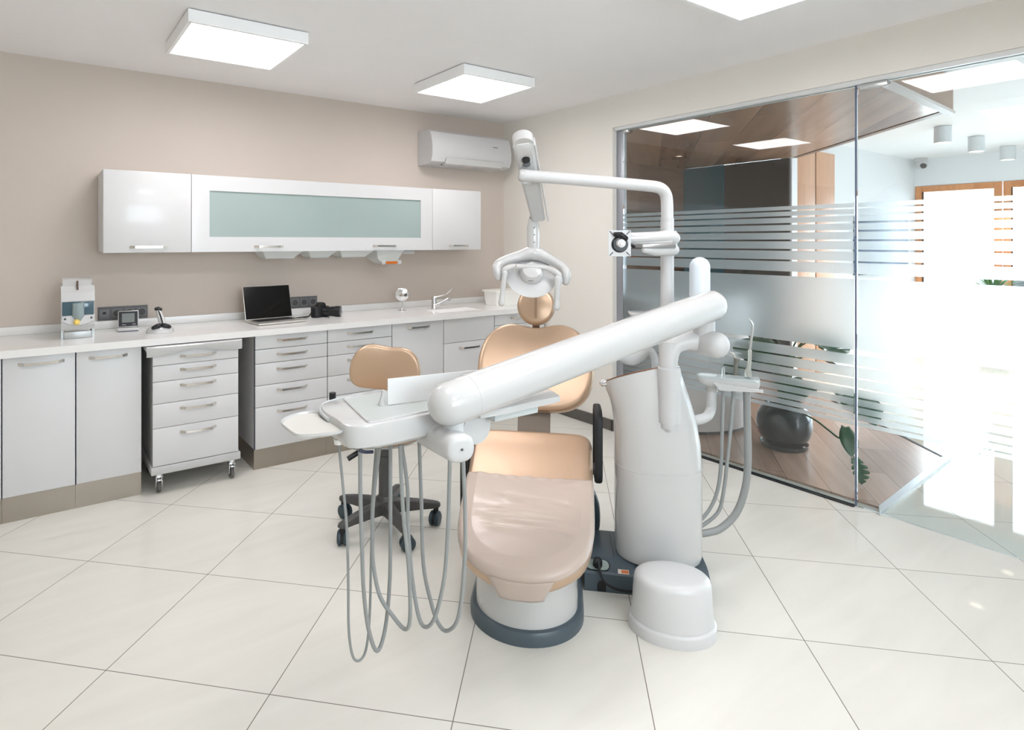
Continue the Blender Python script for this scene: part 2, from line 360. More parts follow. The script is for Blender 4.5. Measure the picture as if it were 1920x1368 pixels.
# ---- lobby seen through the glass
struct('ceiling_walnut',MB().prism(PLAT,2.34,2.36),WOODC,smooth=False,label='lowered walnut plank ceiling beyond the glass')
ff=MB().prism([(3.81,1.335),(5.06,1.40),(5.06,1.44),(3.81,1.37)],2.335,2.56)
struct('trim_6',ff,WOODB,smooth=False,label='walnut fascia over the glass wall')
struct('trim_7',MB().prism([(5.06,1.40),(6.56,3.10),(6.52,3.14),(5.02,1.44)],2.335,2.56),WOODB,smooth=False)
struct('trim_8',MB().prism([(3.81,1.325),(5.065,1.39),(5.065,1.44),(3.81,1.375)],2.315,2.3349),mat('pale_fascia_strip',(190,182,178),rough=.4),smooth=False)  # pale strip along the underside of the fascia
struct('wall_far_dark',MB().box((6.5,3.165,0),(6.53,3.884,2.339)),mat('dark_taupe_panel',(84,80,76),rough=.6),smooth=False,label='dark grey-brown lobby wall')
struct('wall_far_blue',MB().box((6.49,3.885,0),(6.53,4.40,2.339)),mat('petrol_blue_glass',(66,110,126),rough=.25),smooth=False,label='petrol blue lobby wall panel')
struct('wall_far_walnut',MB().box((3.81,4.401,0),(6.6,4.5,2.36)),WOODW,smooth=False)
struct('wall_far_side',MB().box((6.601,FY,0),(FX,FY+.12,ZC)),LOBBY,smooth=False,label='white lobby side wall')
struct('wall_lobby_front',MB().box((XR+.13,FY0-.12,0),(FX,FY0,ZC)),LOBBY,smooth=False)
struct('trim_9',MB().box((6.5305,3.15,0),(6.645,3.2,2.36)),mat('white_post_paint',(236,238,242),rough=.5),smooth=False,label='white post beside the oak doors')
for i,(a,b) in enumerate(((6.665,7.065),(7.09,7.53))):
    struct('door_%d'%(i+2),MB().box((a,3.16,0.01),(b,3.1795,2.46-.0*i),bev=.003),WOODV,label=('left','right')[i]+' oak veneered lobby door beyond the glass')
struct('trim_10',MB().box((6.646,3.168,0),(6.664,3.1795,2.46)).box((7.066,3.168,0),(7.089,3.1795,2.46)),mat('dark_reveal',(70,50,44),rough=.6),smooth=False)
# window wall of the lobby
ww=MB().box((FX,FY0,2.22),(FX+.2,4.3,ZC)).box((FX,3.17,0),(FX+.2,4.3,2.22)).box((FX,FY0,0),(FX+.2,-2.3,2.22))
struct('wall_far',ww,LOBBY,smooth=False,label='white wall over the lobby windows')
for k,(a,b) in enumerate(((3.165,2.27),(2.255,.55),(.535,-1.2),(-1.215,-2.295))):
    t=bpy.data.objects.new('window_%d'%(k+3),None); C.objects.link(t); t['kind']='structure'; t.location=(FX+.05,(a+b)/2,0); t['label']='pine framed lobby window '+('nearest the corner','second from the corner','third from the corner','farthest from the corner')[k]
    w=.075; f=W(t)
    f.box((FX-.01,b,.005),(FX+.07,b+w,2.215),bev=.004).box((FX-.01,a-w,.005),(FX+.07,a,2.215),bev=.004).box((FX-.01,b+w,2.135),(FX+.07,a-w,2.215),bev=.004).box((FX-.01,b+w,.005),(FX+.07,a-w,.1),bev=.004)
    obj('frame',f,WOODO,t); obj('pane',W(t).box((FX+.03,b+w,.1),(FX+.036,a-w,2.135)),GLASS,t,smooth=False)
# street outside
struct('ground_outside',MB().box((FX+.3,-25,-.15),(60,30,-.05)),mat('pale_paving',(205,205,205),rough=.8),smooth=False)
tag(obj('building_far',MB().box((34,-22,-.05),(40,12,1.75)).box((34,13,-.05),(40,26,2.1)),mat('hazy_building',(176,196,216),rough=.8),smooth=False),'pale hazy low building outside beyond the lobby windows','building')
def car(x,y,label,rgb):
    t=thing('parked_car',label,'car',(x,y,-.05),0,'cars parked outside')
    prof=[(-2.1,.28),(-2.15,.6),(-1.9,.85),(-1.2,.95),(-.7,1.35),(.7,1.4),(1.35,.98),(2.0,.85),(2.15,.55),(2.1,.28)]
    obj('body',MB().loft([[(-.85,p[0],p[1]) for p in prof],[(.85,p[0],p[1]) for p in prof]]),mat('car_paint_'+str(rgb[0]),rgb,rough=.2,coat=.6),t)
    for sy in (-1.3,1.3): obj('wheel',MB().cyl((-.88,sy,.32),(.88,sy,.32),.32),BLACKM,t)
    win=[(-1.05,.97),(-.65,1.3),(.65,1.33),(1.15,1.0)]
    obj('side_window',MB().loft([[(-.856,p[0],p[1]) for p in win],[(-.84,p[0],p[1]) for p in win]]),mat('car_glass',(90,110,130),rough=.1),t)
car(22,3.2,'blue-grey car parked outside, left one behind the first lobby window',(128,150,180)); car(20,-2.2,'white car parked outside, right one behind the palm plant',(210,215,222))
# lobby furniture
tag(obj('wall_screen',MB().box((8.05,3.13,1.06),(9.6,3.178,1.76),bev=.006),mat('blue_black_screen',(34,58,86),rough=.5)),'wide dark blue screen mounted on the white lobby wall','screen')
t=thing('reception_desk','curved white and walnut reception desk behind the frosted glass','desk',(4.42,3.06,.012))
prof=[(.55,0.001),(.55,1.02),(.54,1.03)]
obj('front_panel',MB().lathe([(.549,.03),(.549,1.0)],seg=64),mat('desk_pinkish_white',(226,216,214),rough=.3),t)
obj('plinth',MB().lathe([(.52,.0),(.52,.03)],seg=64),DGREY,t); obj('desk_top',MB().lathe([(.57,1.0),(.575,1.015),(.57,1.03)],seg=64),SOLID,t)
# ceiling cylinder spots and camera
for k,x in enumerate((7.28,8.28,9.41)):
    t=thing('ceiling_spotlight',('nearest','middle','farthest')[k]+' of the three white cylinder spotlights on the lobby ceiling','light',(x,2.095,ZC),0,'lobby cylinder spotlights')
    obj('housing',MB().lathe([(.0665,-.16),(.07,-.155),(.07,-.003),(.001,-.0025)][::-1],seg=32),mat('spot_housing',(205,210,213),rough=.4),t)
    obj('lens',MB().lathe([(.001,-.158),(.058,-.158),(.058,-.1605),(.001,-.1605)],seg=32),mat('spot_lens',(255,244,228),emit=(255,236,214),estr=3),t)
t=thing('security_camera','white dome security camera in the lobby ceiling corner','camera',(9.8,3.06,ZC))
obj('mount',MB().lathe([(.001,-.001),(.075,-.001),(.075,-.03),(.06,-.045)],seg=28),WHITE2,t); obj('dome',MB().sphere((-.01,-.01,-.085),.068),WHITE2,t)
obj('lens',MB().cyl((-.05,-.04,-.105),(-.078,-.06,-.117),.033),DGREY,t)
t=thing('recessed_downlight','small lit downlight recessed in the walnut ceiling','light',(5.5,3.785,2.3399))
obj('trim_ring',MB().lathe([(.028,-.001),(.045,-.001),(.045,-.004),(.028,-.004)],seg=28),CHROME,t); obj('lens',MB().lathe([(.001,-.0005),(.028,-.0005),(.028,-.0025),(.001,-.0025)],seg=28),mat('downlight_lens',(255,240,220),emit=(255,225,200),estr=14),t)
t=thing('recessed_downlight','small lit downlight in the white lobby ceiling under the walnut edge','light',(6.45,2.55,ZC-.0005))
obj('trim_ring',MB().lathe([(.03,-.001),(.06,-.001),(.06,-.006),(.03,-.006)],seg=28),WOODB,t); obj('lens',MB().lathe([(.001,-.0005),(.03,-.0005),(.03,-.0045),(.001,-.0045)],seg=28),MATS['spot_lens'],t)
# ================================================================ CEILING PANELS
def panel(x,y,label):
    t=thing('ceiling_light_panel',label,'light',(x,y,ZC),0,'square ceiling light panels'); h=.30
    fr=MB(); z0,z1=-.068,-.006; w=.018
    fr.box((-h,-h,z0),(h,-h+w,z1)).box((-h,h-w,z0),(h,h,z1)).box((-h,-h+w,z0),(-h+w,h-w,z1)).box((h-w,-h+w,z0),(h,h-w,z1)).box((-h+w,-h+w,z1-.01),(h-w,h-w,z1))
    obj('frame',fr,mat('lamp_frame_white',(246,246,246),rough=.4),t,smooth=False)
    obj('mounting_plate',MB().box((-h+.03,-h+.03,-.006),(h-.03,h-.03,-.0005)),DGREY,t,smooth=False)
    obj('diffuser',MB().box((-h+w+.0005,-h+w+.0005,z0+.003),(h-w-.0005,h-w-.0005,z0+.012)),PANELE,t,smooth=False)
panel(.62+.2815,3.374,'left lit square ceiling panel above the wall cabinet'); panel(2.228+.2815,3.347,'right lit square ceiling panel, nearer the air conditioner')
panel(2.764-.2815,1.571-.2815,'lit ceiling panel cut by the top edge of the photo'); panel(.9,1.30,'lit ceiling panel above the camera, outside the photo')
panel(.9,-.7,'unseen lit ceiling panel behind the camera, left'); panel(2.48,-.7,'unseen lit ceiling panel behind the camera, right')
# ================================================================ AIR CONDITIONER
t=thing('air_conditioner','white split air conditioner high on the back wall near the corner','air conditioner',(3.14,YB-.001,2.11))
def acx(x):
    P=[(4.42,2.115),(4.25,2.118),(4.21,2.135),(4.19,2.18),(4.185,2.25),(4.20,2.33),(4.225,2.385),(4.26,2.405),(4.42,2.41)]
    return [(x,a,b) for a,b in P]
obj('housing',W(t).loft([acx(x) for x in (2.715,2.72,3.565,3.57)]),WHITE2,t,sharp=25)
obj('air_flap',W(t).loft([[(x,4.243,2.1165),(x,4.205,2.128),(x,4.182,2.172),(x,4.178,2.17),(x,4.2,2.122),(x,4.243,2.112)] for x in (2.85,3.47)]),WHITE,t)
obj('outlet_slot',W(t).box((2.84,4.245,2.1125),(3.48,4.252,2.119)),BLACKM,t)
obj('maker_mark',W(t).box((3.36,4.184,2.30),(3.41,4.1935,2.302)),SOCK,t)
# ================================================================ WALL CABINETS
def wallcab(x0,x1,label,glass=False,hs=()):
    t=thing('wall_cabinet',label,'cabinet',((x0+x1)/2,YB-.001,1.393),0,'white wall cabinets over the worktop')
    obj('body',W(t).box((x0+.001,4.092,1.395),(x1-.001,YB-.001,1.888)),CARC,t,smooth=False)
    if not glass:
        d=obj('door',W(t).box((x0+.0015,4.07,1.394),(x1-.0015,4.0915,1.889),bev=.0015),WHITEM,t)
    else:
        f=W(t); gx0,gx1,gz0,gz1=.924,2.527,1.492,1.79
        f.box((x0+.0015,4.07,1.394),(x1-.0015,4.0915,gz0)).box((x0+.0015,4.07,gz1),(x1-.0015,4.0915,1.889)).box((x0+.0015,4.07,gz0),(gx0,4.0915,gz1)).box((gx1,4.07,gz0),(x1-.0015,4.0915,gz1))
        d=obj('door',f,WHITEM,t,smooth=False)
        obj('frosted_glass_panel',W(t).box((gx0,4.078,gz0),(gx1,4.084,gz1)),mat('green_frosted_glass',(156,171,167),rough=.12,spec=.6),d,smooth=False)
    for x,L in hs: handle('handle',x,4.07,1.428,L,d,W(t),proj=.024)
wallcab(.326,.815,'left wall cabinet with a plain white door',hs=((.57,.21),))
wallcab(.815,2.639,'long middle wall cabinet with a green frosted glass panel',True,((1.31,.2),(2.205,.21)))
wallcab(2.639,3.132,'right wall cabinet with a plain white door',hs=((2.90,.2),))
# dispensers hanging below
for k,(a,b) in enumerate(((1.275,1.56),(1.60,1.82),(1.845,2.12))):
    t=thing('hanging_tray',('longest translucent tray hanging under the wall cabinet, leftmost','short translucent tray under the wall cabinet, between two longer ones','translucent tray hanging under the wall cabinet, next to the dispenser')[k],'tray',((a+b)/2,4.2,1.395),0,'trays under the wall cabinet')
    f=W(t); y0,y1=4.12,4.30
    f.loft([[(a,y0-.03,1.3935),(b,y0-.03,1.3935),(b,y1,1.3935),(a,y1,1.3935)],[(a+.03,y0+.01,1.35),(b-.05,y0+.01,1.35),(b-.05,y1-.02,1.35),(a+.03,y1-.02,1.35)],[(a+.03,y0+.01,1.344),(b-.05,y0+.01,1.344),(b-.05,y1-.02,1.344),(a+.03,y1-.02,1.344)]])
    obj('tray_body',f,FROSTW,t,smooth=False); obj('rail',W(t).box((a,y1-.015,1.385),(b,y1+.01,1.3938)),CHROME,t)
t=thing('glove_dispenser','small white dispenser with an orange window under the wall cabinet','dispenser',(2.28,4.2,1.393))
f=W(t); f.loft([[(2.14,4.08,1.3935),(2.38,4.08,1.3935),(2.38,4.3,1.3935),(2.14,4.3,1.3935)],[(2.16,4.10,1.33),(2.34,4.10,1.33),(2.34,4.28,1.33),(2.16,4.28,1.33)],[(2.21,4.12,1.292),(2.35,4.12,1.292),(2.35,4.26,1.292),(2.21,4.26,1.292)]]); obj('housing',f,FROSTW,t)
obj('orange_window',W(t).box((2.235,4.108,1.288),(2.335,4.125,1.308),bev=.002),mat('orange_film',(196,104,28),rough=.3),t)
obj('end_clip',W(t).box((2.20,4.105,1.285),(2.232,4.13,1.315),bev=.003),WHITE,t); obj('end_clip',W(t).box((2.338,4.105,1.285),(2.37,4.13,1.315),bev=.003),WHITE,t)
obj('side_arm',W(t).box((2.39,4.12,1.365),(2.50,4.20,1.3935),bev=.004),WHITE2,t)
# ================================================================ BASE CABINETS
YF=3.85
def basecab(x0,x1,label,rows,kind='drawers',hx=None,hl=.2,handles=True):
    t=thing('base_cabinet',label,'cabinet',((x0+x1)/2,4.1,0),0,'white base cabinets under the worktop')
    obj('carcass',W(t).box((x0+.001,YF+.022,.131),(x1-.001,YB-.001,.8645)),CARC,t,smooth=False)
    obj('plinth',W(t).box((x0+.0005,3.872,0),(x1-.0005,YB-.02,.130)),PLINTH,t,smooth=False)
    obj('edge_gap',W(t).box((x0+.0005,YF+.012,.132),(x0+.0045,YF+.0215,.862)).box((x0+.002,YF+.019,.132),(x1-.002,YF+.0215,.862)),GAP,t,smooth=False)
    hx=hx or (x0+x1)/2
    for a,b,h in rows:
        d=obj('door' if kind=='door' or (a-b)>.45 else 'drawer',W(t).box((x0+.0035,YF,b+.0018),(x1-.0025,YF+.019,a-.0018),bev=.001),LAM,t)
        if h: handle('handle',hx,YF,h,hl,d,W(t))
    return t
basecab(-.79,-.468,'base cabinet at the far left, outside the photo',[(.862,.136,.82)],'door')
basecab(-.468,-.145,'base cabinet cut by the left edge of the photo',[(.862,.136,.82)],'door')
basecab(-.145,.179,'tall white base cabinet door at the far left, first fully seen',[(.862,.136,.82)],'door',hl=.205,hx=.025)
basecab(.179,.503,'white base cabinet door directly left of the wheeled trolley',[(.862,.136,.82)],'door',hl=.19,hx=.335)
rows=[(.862,.770,.822),(.770,.679,.730),(.679,.539,.636),(.539,.400,.500),(.400,.133,.362)]
basecab(1.149,1.641,'five-drawer base cabinet directly right of the wheeled trolley',rows,hl=.21)
basecab(1.641,2.143,'five-drawer base cabinet behind the bronze stool backrest',rows,hl=.21)
basecab(2.143,2.599,'single-door base cabinet below the round mirror',[(.862,.133,.822)],'door',hl=.21)
basecab(2.599,3.101,'sink base cabinet with a plain top panel and a door below the tap',[(.862,.67,None),(.67,.133,.625)],'door',hl=.21)
basecab(3.101,3.66,'corner base cabinet behind the dental chair headrest',rows,hl=.21)
# worktop with sink cut-outs
t=thing('worktop','continuous white worktop with upstand and moulded sink along the back wall','worktop',(1.4,4.1,.865))
sx0,sx1,sy0,sy1=2.60,3.02,3.90,4.12
f=W(t); y0=3.795; zt=.905
f.box((-.8,y0,.8655),(sx0,YB-.0015,zt)).box((sx1,y0,.8655),(XR-.0155,YB-.0015,zt)).box((sx0,y0,.8655),(sx1,sy0,zt)).box((sx0,sy1,.8655),(sx1,YB-.0015,zt))
obj('slab',f,SOLID,t,smooth=False)
obj('upstand',W(t).box((-.8,YB-.024,zt+.0003),(XR-.0155,YB-.0015,.955),bev=.002),SOLID,t)
b=W(t)
def rr(x0,x1,y0,y1,r,z,n=6):
    P=[]
    for cx,cy,a0 in ((x1-r,y1-r,0),(x0+r,y1-r,PI/2),(x0+r,y0+r,PI),(x1-r,y0+r,1.5*PI)):
        for k in range(n+1): a=a0+k/n*PI/2; P.append((cx+r*math.cos(a),cy+r*math.sin(a),z))
    return P
b.loft([rr(sx0,sx1,sy0,sy1,.01,zt-.001),rr(sx0+.012,sx1-.012,sy0+.012,sy1-.012,.04,zt-.014),rr(sx0+.03,sx1-.03,sy0+.03,sy1-.03,.05,zt-.13),rr(sx0+.05,sx1-.05,sy0+.05,sy1-.05,.04,zt-.15)],cap=False)
b.bm.faces.new([b._v(p) for p in rr(sx0+.05,sx1-.05,sy0+.05,sy1-.05,.04,zt-.15)])
obj('sink_bowl',b,SOLID,t)
obj('drain',W(t).lathe([(.001,zt-.1475),(.03,zt-.1475),(.03,zt-.149),(.001,zt-.149)],c=(2.81,4.01,0)),CHROME,t)
# ---- trolley
t=thing('drawer_trolley','white five-drawer trolley on castors in the gap under the worktop','trolley',(.793,4.0,0))
x0,x1=.552,1.033
obj('body',W(t).box((x0+.004,3.822,.165),(x1-.004,4.28,.828)),WHITE2,t,smooth=False)
obj('base_tray',W(t).box((x0-.008,3.795,.118),(x1+.012,4.29,.163),bev=.004),WHITE2,t)
obj('front_gap',W(t).box((x0+.004,3.818,.166),(x1-.004,3.8218,.828)),GAP,t,smooth=False)
for a,b_,h in ((.828,.745,.79),(.745,.652,.712),(.652,.525,.62),(.525,.385,.485),(.385,.166,.345)):
    d=obj('drawer',W(t).box((x0+.001,3.80,b_+.0015),(x1-.001,3.817,a-.0015),bev=.001),LAM,t)
    handle('handle',.80,3.80,h,.205,d,W(t))
f=W(t)
f.box((x0-.035,3.79,.832),(x1+.02,4.28,.86),bev=.006)
obj('top_tray',f,WHITE,t)
# shaped lip hanging in front of the tray
n=24; rr_=[]
for k in range(n+1):
    x=x0-.033+k/n*(x1-x0+.051); u=k/n
    lo=.826-.008*math.cos(2*PI*u)+ (.014*math.exp(-((u-.5)/.16)**2)); y=3.788-.016*math.sin(PI*u)**.4 if 0<u<1 else 3.788
    rr_.append([(x,y+.002,lo-.018),(x,y-.006,lo-.006),(x,y-.006,.854),(x,y,.860),(x,y+.02,.8605),(x,y+.02,lo)])
obj('tray_lip',W(t).loft(rr_),WHITE,t)
for x,y in ((.592,3.85),(1.00,3.83),(.592,4.22),(1.00,4.22)):
    c=obj('castor',W(t).cyl((x,y,.1179),(x,y,.095),.02).box((x-.018,y-.012,.03),(x-.012,y+.02,.1),bev=.002).box((x+.012,y-.012,.03),(x+.018,y+.02,.1),bev=.002).box((x-.02,y-.02,.088),(x+.02,y+.022,.1),bev=.002),CHROME,t)
    obj('wheel',W(t).tube([(x-.0115,y,.034),(x-.008,y,.034),(x+.008,y,.034),(x+.0115,y,.034)],[.028,.034,.034,.028],24),mat('rubber_wheel',(96,94,92),rough=.6),c)
    obj('brake_pedal',W(t).box((x-.016,y-.045,.078),(x+.016,y-.014,.084),bev=.002),CHROME,c)
# ---- sockets
def sockets(x0,n,label,first=None):
    t=thing('socket_strip',label,'socket',(x0+n*.0358,YB-.0005,1.0)); 
    obj('frame',W(t).box((x0,YB-.011,.958),(x0+n*.0716,YB-.0005,1.042),bev=.002),SOCK,t)
    for k in range(n):
        cx=x0+(k+.5)*.0716
        s=obj('socket',W(t).box((cx-.028,YB-.0145,.972),(cx+.028,YB-.0112,1.028),bev=.0015),mat('socket_insert',(112,112,114),rough=.4),t)
        if first and k==0: obj('jack',W(t).box((cx-.009,YB-.0153,.997),(cx+.009,YB-.0146,1.012)),BLACKM,s,smooth=False)
        else:
            w=W(t); w.lathe([(.0195,0),(.021,.0015),(.0195,.003),(.018,.0015)],c=(cx,YB-.015,1.0),seg=28,mtx=Matrix.Rotation(PI/2,4,'X')); obj('recess_ring',w,DGREY,s)
            w=W(t); w.lathe([(.001,0.0002),(.018,.0002),(.018,.0008),(.001,.0008)],c=(cx,YB-.0145,1.0),seg=28,mtx=Matrix.Rotation(PI/2,4,'X')); obj('recess',w,mat('socket_recess',(64,64,66),rough=.6),s)
            w=W(t)
            for dx in (-.0095,.0095): w.box((cx+dx-.0025,YB-.0162,.9975),(cx+dx+.0025,YB-.0155,1.0025))
            obj('pin_hole',w,BLACKM,s,smooth=False)
sockets(.325,4,'four-gang dark grey socket strip beside the dosing machine',True)
sockets(1.51,4,'dark grey socket strip between laptop and camera')
# ================================================================ THINGS ON THE WORKTOP
zt=.905+.0003
# mixing machine
t=thing('impression_mixer','white impression material mixing machine with smoked window and yellow nozzle','machine',(.20,4.13,zt),.0)
f=MB()  # side profile lofted across x
def sx(x,s=1):
    return [(x,.085,.045),(x,-.075,.05),(x,-.098,.08),(x,-.10,.12),(x,-.085,.14),(x,-.085,.205),(x,-.098,.215),(x,-.085,.265),(x,-.05,.30),(x,.085,.31)]
f.loft([sx(-.082),sx(-.078),sx(.078),sx(.082)])
obj('housing',f,WHITE,t,sharp=28)
f=MB().loft([[(x,.08,.29),(x,-.045,.285),(x,-.05,.33),(x,-.03,.338),(x,.08,.345)] for x in (-.074,-.07,.066,.07)]); obj('top_cover',f,WHITE,t,sharp=28)
obj('smoked_window',MB().box((-.077,-.097,.128),(.077,-.0855,.214),bev=.006),mat('smoked_glass',(66,92,104),rough=.12,coat=.5),t)
obj('mixing_barrel',MB().tube([(0,-.096,.10),(0,-.098,.13),(0,-.098,.205)],[.014,.03,.03],20),mat('grey_barrel',(150,164,166),rough=.3),t)
obj('front_plate',MB().loft([[(x,-.098,.075+abs(x)**2*4),(x,-.108,.08+abs(x)**2*4),(x,-.106,.132),(x,-.094,.136)] for x in (-.078,-.05,-.02,0,.02,.05,.078)]),WHITE2,t)
for x in (-.064,.064): obj('screw',MB().cyl((x,-.111,.118),(x,-.105,.118),.006),DGREY,t)
obj('nozzle',MB().sphere((-.008,-.118,.098),.017,seg=10),mat('yellow_nozzle',(236,204,110),rough=.5),t)
obj('control_strip',MB().box((-.018,-.0555,.232),(.014,-.049,.335),bev=.002,rot=Matrix.Rotation(-.5,3,'X')),mat('silver_strip',(176,178,178),rough=.35,metal=.4),t)
obj('level_display',MB().box((-.006,-.0655,.275),(.003,-.055,.33),rot=Matrix.Rotation(-.4,3,'X')),mat('brown_display',(92,66,58),rough=.3),t)
obj('stand',MB().box((-.082,-.06,.0),(-.07,.08,.05)).box((.07,-.06,.0),(.082,.08,.05)).box((-.068,-.075,.0),(.068,-.06,.04),bev=.004),mat('silver_stand',(190,194,194),rough=.35,metal=.4),t)
# small display unit
t=thing('digital_display','small black-faced digital display on a white base beside the sockets','display',(.475,4.215,zt),-.12)
obj('base',MB().box((-.058,-.035,.004),(.058,.035,.022),bev=.004),WHITE2,t); obj('foot',MB().box((-.056,-.033,0),(.056,.033,.0038)),mat('navy_foot',(36,48,74),rough=.5),t)
R_=Matrix.Rotation(-.22,3,'X'); pv=(0,0,.022)
obj('bezel',MB().box((-.057,-.008,.023),(.057,.008,.125),bev=.004,rot=R_,piv=pv),mat('silver_bezel',(190,190,190),rough=.3,metal=.5),t)
obj('face',MB().box((-.052,-.0105,.028),(.052,-.0082,.12),rot=R_,piv=pv),BLACK,t,smooth=False)
obj('screen',MB().box((-.035,-.0125,.052),(.035,-.0107,.108),rot=R_,piv=pv),mat('lcd_grey',(112,118,116),rough=.3),t,smooth=False)
obj('face_marks',MB().box((-.035,-.0125,.036),(-.012,-.0107,.040),rot=R_,piv=pv).box((.022,-.0125,.037),(.042,-.0107,.042),rot=R_,piv=pv),mat('mark_grey',(150,140,146),rough=.4),t,smooth=False)
# curing lamp
t=thing('curing_light','white and black cordless curing light standing in its charging base','tool',(.628,4.04,zt))
obj('charging_base',MB().lathe([(.001,0),(.078,0),(.079,.006),(.07,.025),(.048,.045),(.02,.052),(.001,.052)],seg=40,sy=.85),WHITE,t)
f=MB()
for s_ in (-1,1): f.tube([(0,-.045,.052),(s_*.018,-.05,.046),(s_*.045,-.048,.036)],[.008,.015,.011],12,sub=4,round_caps=True)
obj('rest',f,BLACK,t)
obj('handpiece',MB().tube([(.012,-.02,.045),(.006,-.018,.075),(-.003,-.012,.11),(-.012,-.005,.138)],[.019,.02,.017,.014],18,sub=4),WHITE,t)
obj('black_stripe',MB().tube([(.012,-.042,.05),(.005,-.0385,.075),(-.004,-.03,.11),(-.012,-.02,.135)],[.0035,.004,.004,.003],10,sub=4),BLACK,t)
obj('head',MB().tube([(-.024,-.014,.146),(-.012,-.008,.145),(.0,-.012,.142)],[.010,.014,.011],14,round_caps=True),BLACK,t)
# laptop
t=thing('laptop','open silver laptop with a black screen on the worktop','laptop',(1.37,4.10,zt),.10)
w,dp=.345,.235
obj('base',MB().box((-w/2,-dp/2,.002),(w/2,dp/2,.014),bev=.004,seg=3),mat('silver_alu',(206,203,196),rough=.32,metal=.7),t)
obj('keyboard',MB().box((-.135,-.02,.0142),(.135,.095,.0155)),BLACKM,t,smooth=False)
obj('thumb_notch',MB().box((-.035,-dp/2-.0006,.009),(.035,-dp/2+.003,.0142)),WHITE2,t,smooth=False)
R_=Matrix.Rotation(math.radians(-14),3,'X'); pv=(0,dp/2-.004,.014)
li=obj('lid',MB().box((-w/2,dp/2-.008,.014),(w/2,dp/2-.002,.014+.235),bev=.0025,rot=R_,piv=pv),MATS['silver_alu'],t)
obj('screen',MB().box((-w/2+.003,dp/2-.0095,.018),(w/2-.003,dp/2-.0082,.245),rot=R_,piv=pv),mat('laptop_screen',(6,6,7),rough=.12,spec=.35),li,smooth=False)
# camera
t=thing('photo_camera','black single-lens reflex camera with zoom lens beside the laptop','camera',(1.735,4.20,zt),.06)
obj('body',MB().prism(smoothpoly([(-.065,-.028),(-.062,.03),(0,.036),(.06,.03),(.063,-.02),(0,-.03)],4),0.001,.078,bev=.006),BLACKM,t)
obj('grip',MB().tube([(-.052,-.038,.008),(-.052,-.04,.04),(-.05,-.034,.07)],[.017,.018,.015],16),BLACKM,t)
obj('prism_housing',MB().loft([rr(-.034,.034,-.03,.03,.008,.078),rr(-.028,.028,-.034,.026,.008,.098),rr(-.018,.018,-.03,.018,.008,.108)]),BLACK,t)
L=MB(); ax=Vector((.72,-.69,0)); c0=Vector((.012,-.025,.043))
L.tube([c0,c0+ax*.02,c0+ax*.021,c0+ax*.05,c0+ax*.052,c0+ax*.09,c0+ax*.092,c0+ax*.13],[.031,.031,.034,.034,.035,.037,.039,.04],28); obj('lens_barrel',L,BLACK,t)
obj('front_glass',MB().tube([c0+ax*.131,c0+ax*.134],[.033,.02],24),mat('lens_glass',(60,70,82),rough=.05,coat=1),t)
obj('neck_strap',MB().tube([(-.066,.0,.05),(-.085,-.005,.02),(-.10,.0,.008),(-.13,.01,.006),(-.115,.022,.007),(-.09,.02,.008),(-.15,.016,.006),(-.2,.02,.005)],.0045,8,sub=4),BLACKM,t)
# mirror
t=thing('round_mirror','small round chrome mirror on a foot, left of the tap','mirror',(2.437,4.21,zt))
obj('foot',MB().lathe([(.001,0),(.036,0),(.036,.003),(.01,.008),(.004,.02)],seg=28),CHROME,t); obj('stem',MB().cyl((0,0,.018),(0,0,.075),.004,12),CHROME,t)
mt=Matrix.Rotation(PI/2,4,'X')@Matrix.Identity(4)
q=math.radians(-28); mt=Matrix.Rotation(q,4,'Z')@mt
obj('rim',MB().lathe([(.048,-.006),(.054,-.003),(.054,.003),(.048,.006)],c=(0,0,.13),seg=36,mtx=mt),CHROME,t); obj('mirror_glass',MB().lathe([(.001,-.004),(.0485,-.004),(.0485,.004),(.001,.004)],c=(0,0,.13),seg=36,mtx=mt),mat('mirror_face',(214,216,218),rough=.12,metal=1),t)
# tap
t=thing('sink_tap','chrome elbow-lever tap behind the moulded sink','tap',(2.72,4.17,zt))
obj('body',MB().lathe([(.001,0),(.026,0),(.026,.006),(.022,.012),(.021,.085),(.018,.095),(.001,.097)],seg=28),CHROME,t)
obj('spout',MB().tube([(0,-.01,.03),(.03,-.035,.045),(.07,-.07,.075),(.09,-.085,.09)],[.017,.015,.013,.012],16,sub=3).tube([(.09,-.085,.098),(.092,-.087,.07)],.014,16),CHROME,t)
obj('elbow_lever',MB().tube([(0,0,.095),(.03,-.015,.10),(.08,-.04,.115),(.115,-.055,.14),(.135,-.065,.17)],[.009,.006,.005,.005,.006],12,sub=3,round_caps=True),CHROME,t)
# plastic boxes
for k,(x,y,w,d,h,l) in enumerate(((3.42,4.12,.30,.20,.115,'white lidded plastic box on the worktop behind the lamp head'),)):
    t=thing('plastic_box',l,'box',(x,y,zt))
    obj('tub',MB().loft([rr(-w/2+.01,w/2-.01,-d/2+.01,d/2-.01,.02,.0005),rr(-w/2,w/2,-d/2,d/2,.02,h)]),mat('white_box_plastic',(243,243,238),rough=.4),t)
    obj('lid',MB().loft([rr(-w/2-.012,w/2+.012,-d/2-.012,d/2+.012,.02,h+.001),rr(-w/2-.012,w/2+.012,-d/2-.012,d/2+.012,.02,h+.014),rr(-w/2,w/2,-d/2,d/2,.02,h+.017)]),MATS['white_box_plastic'],t)
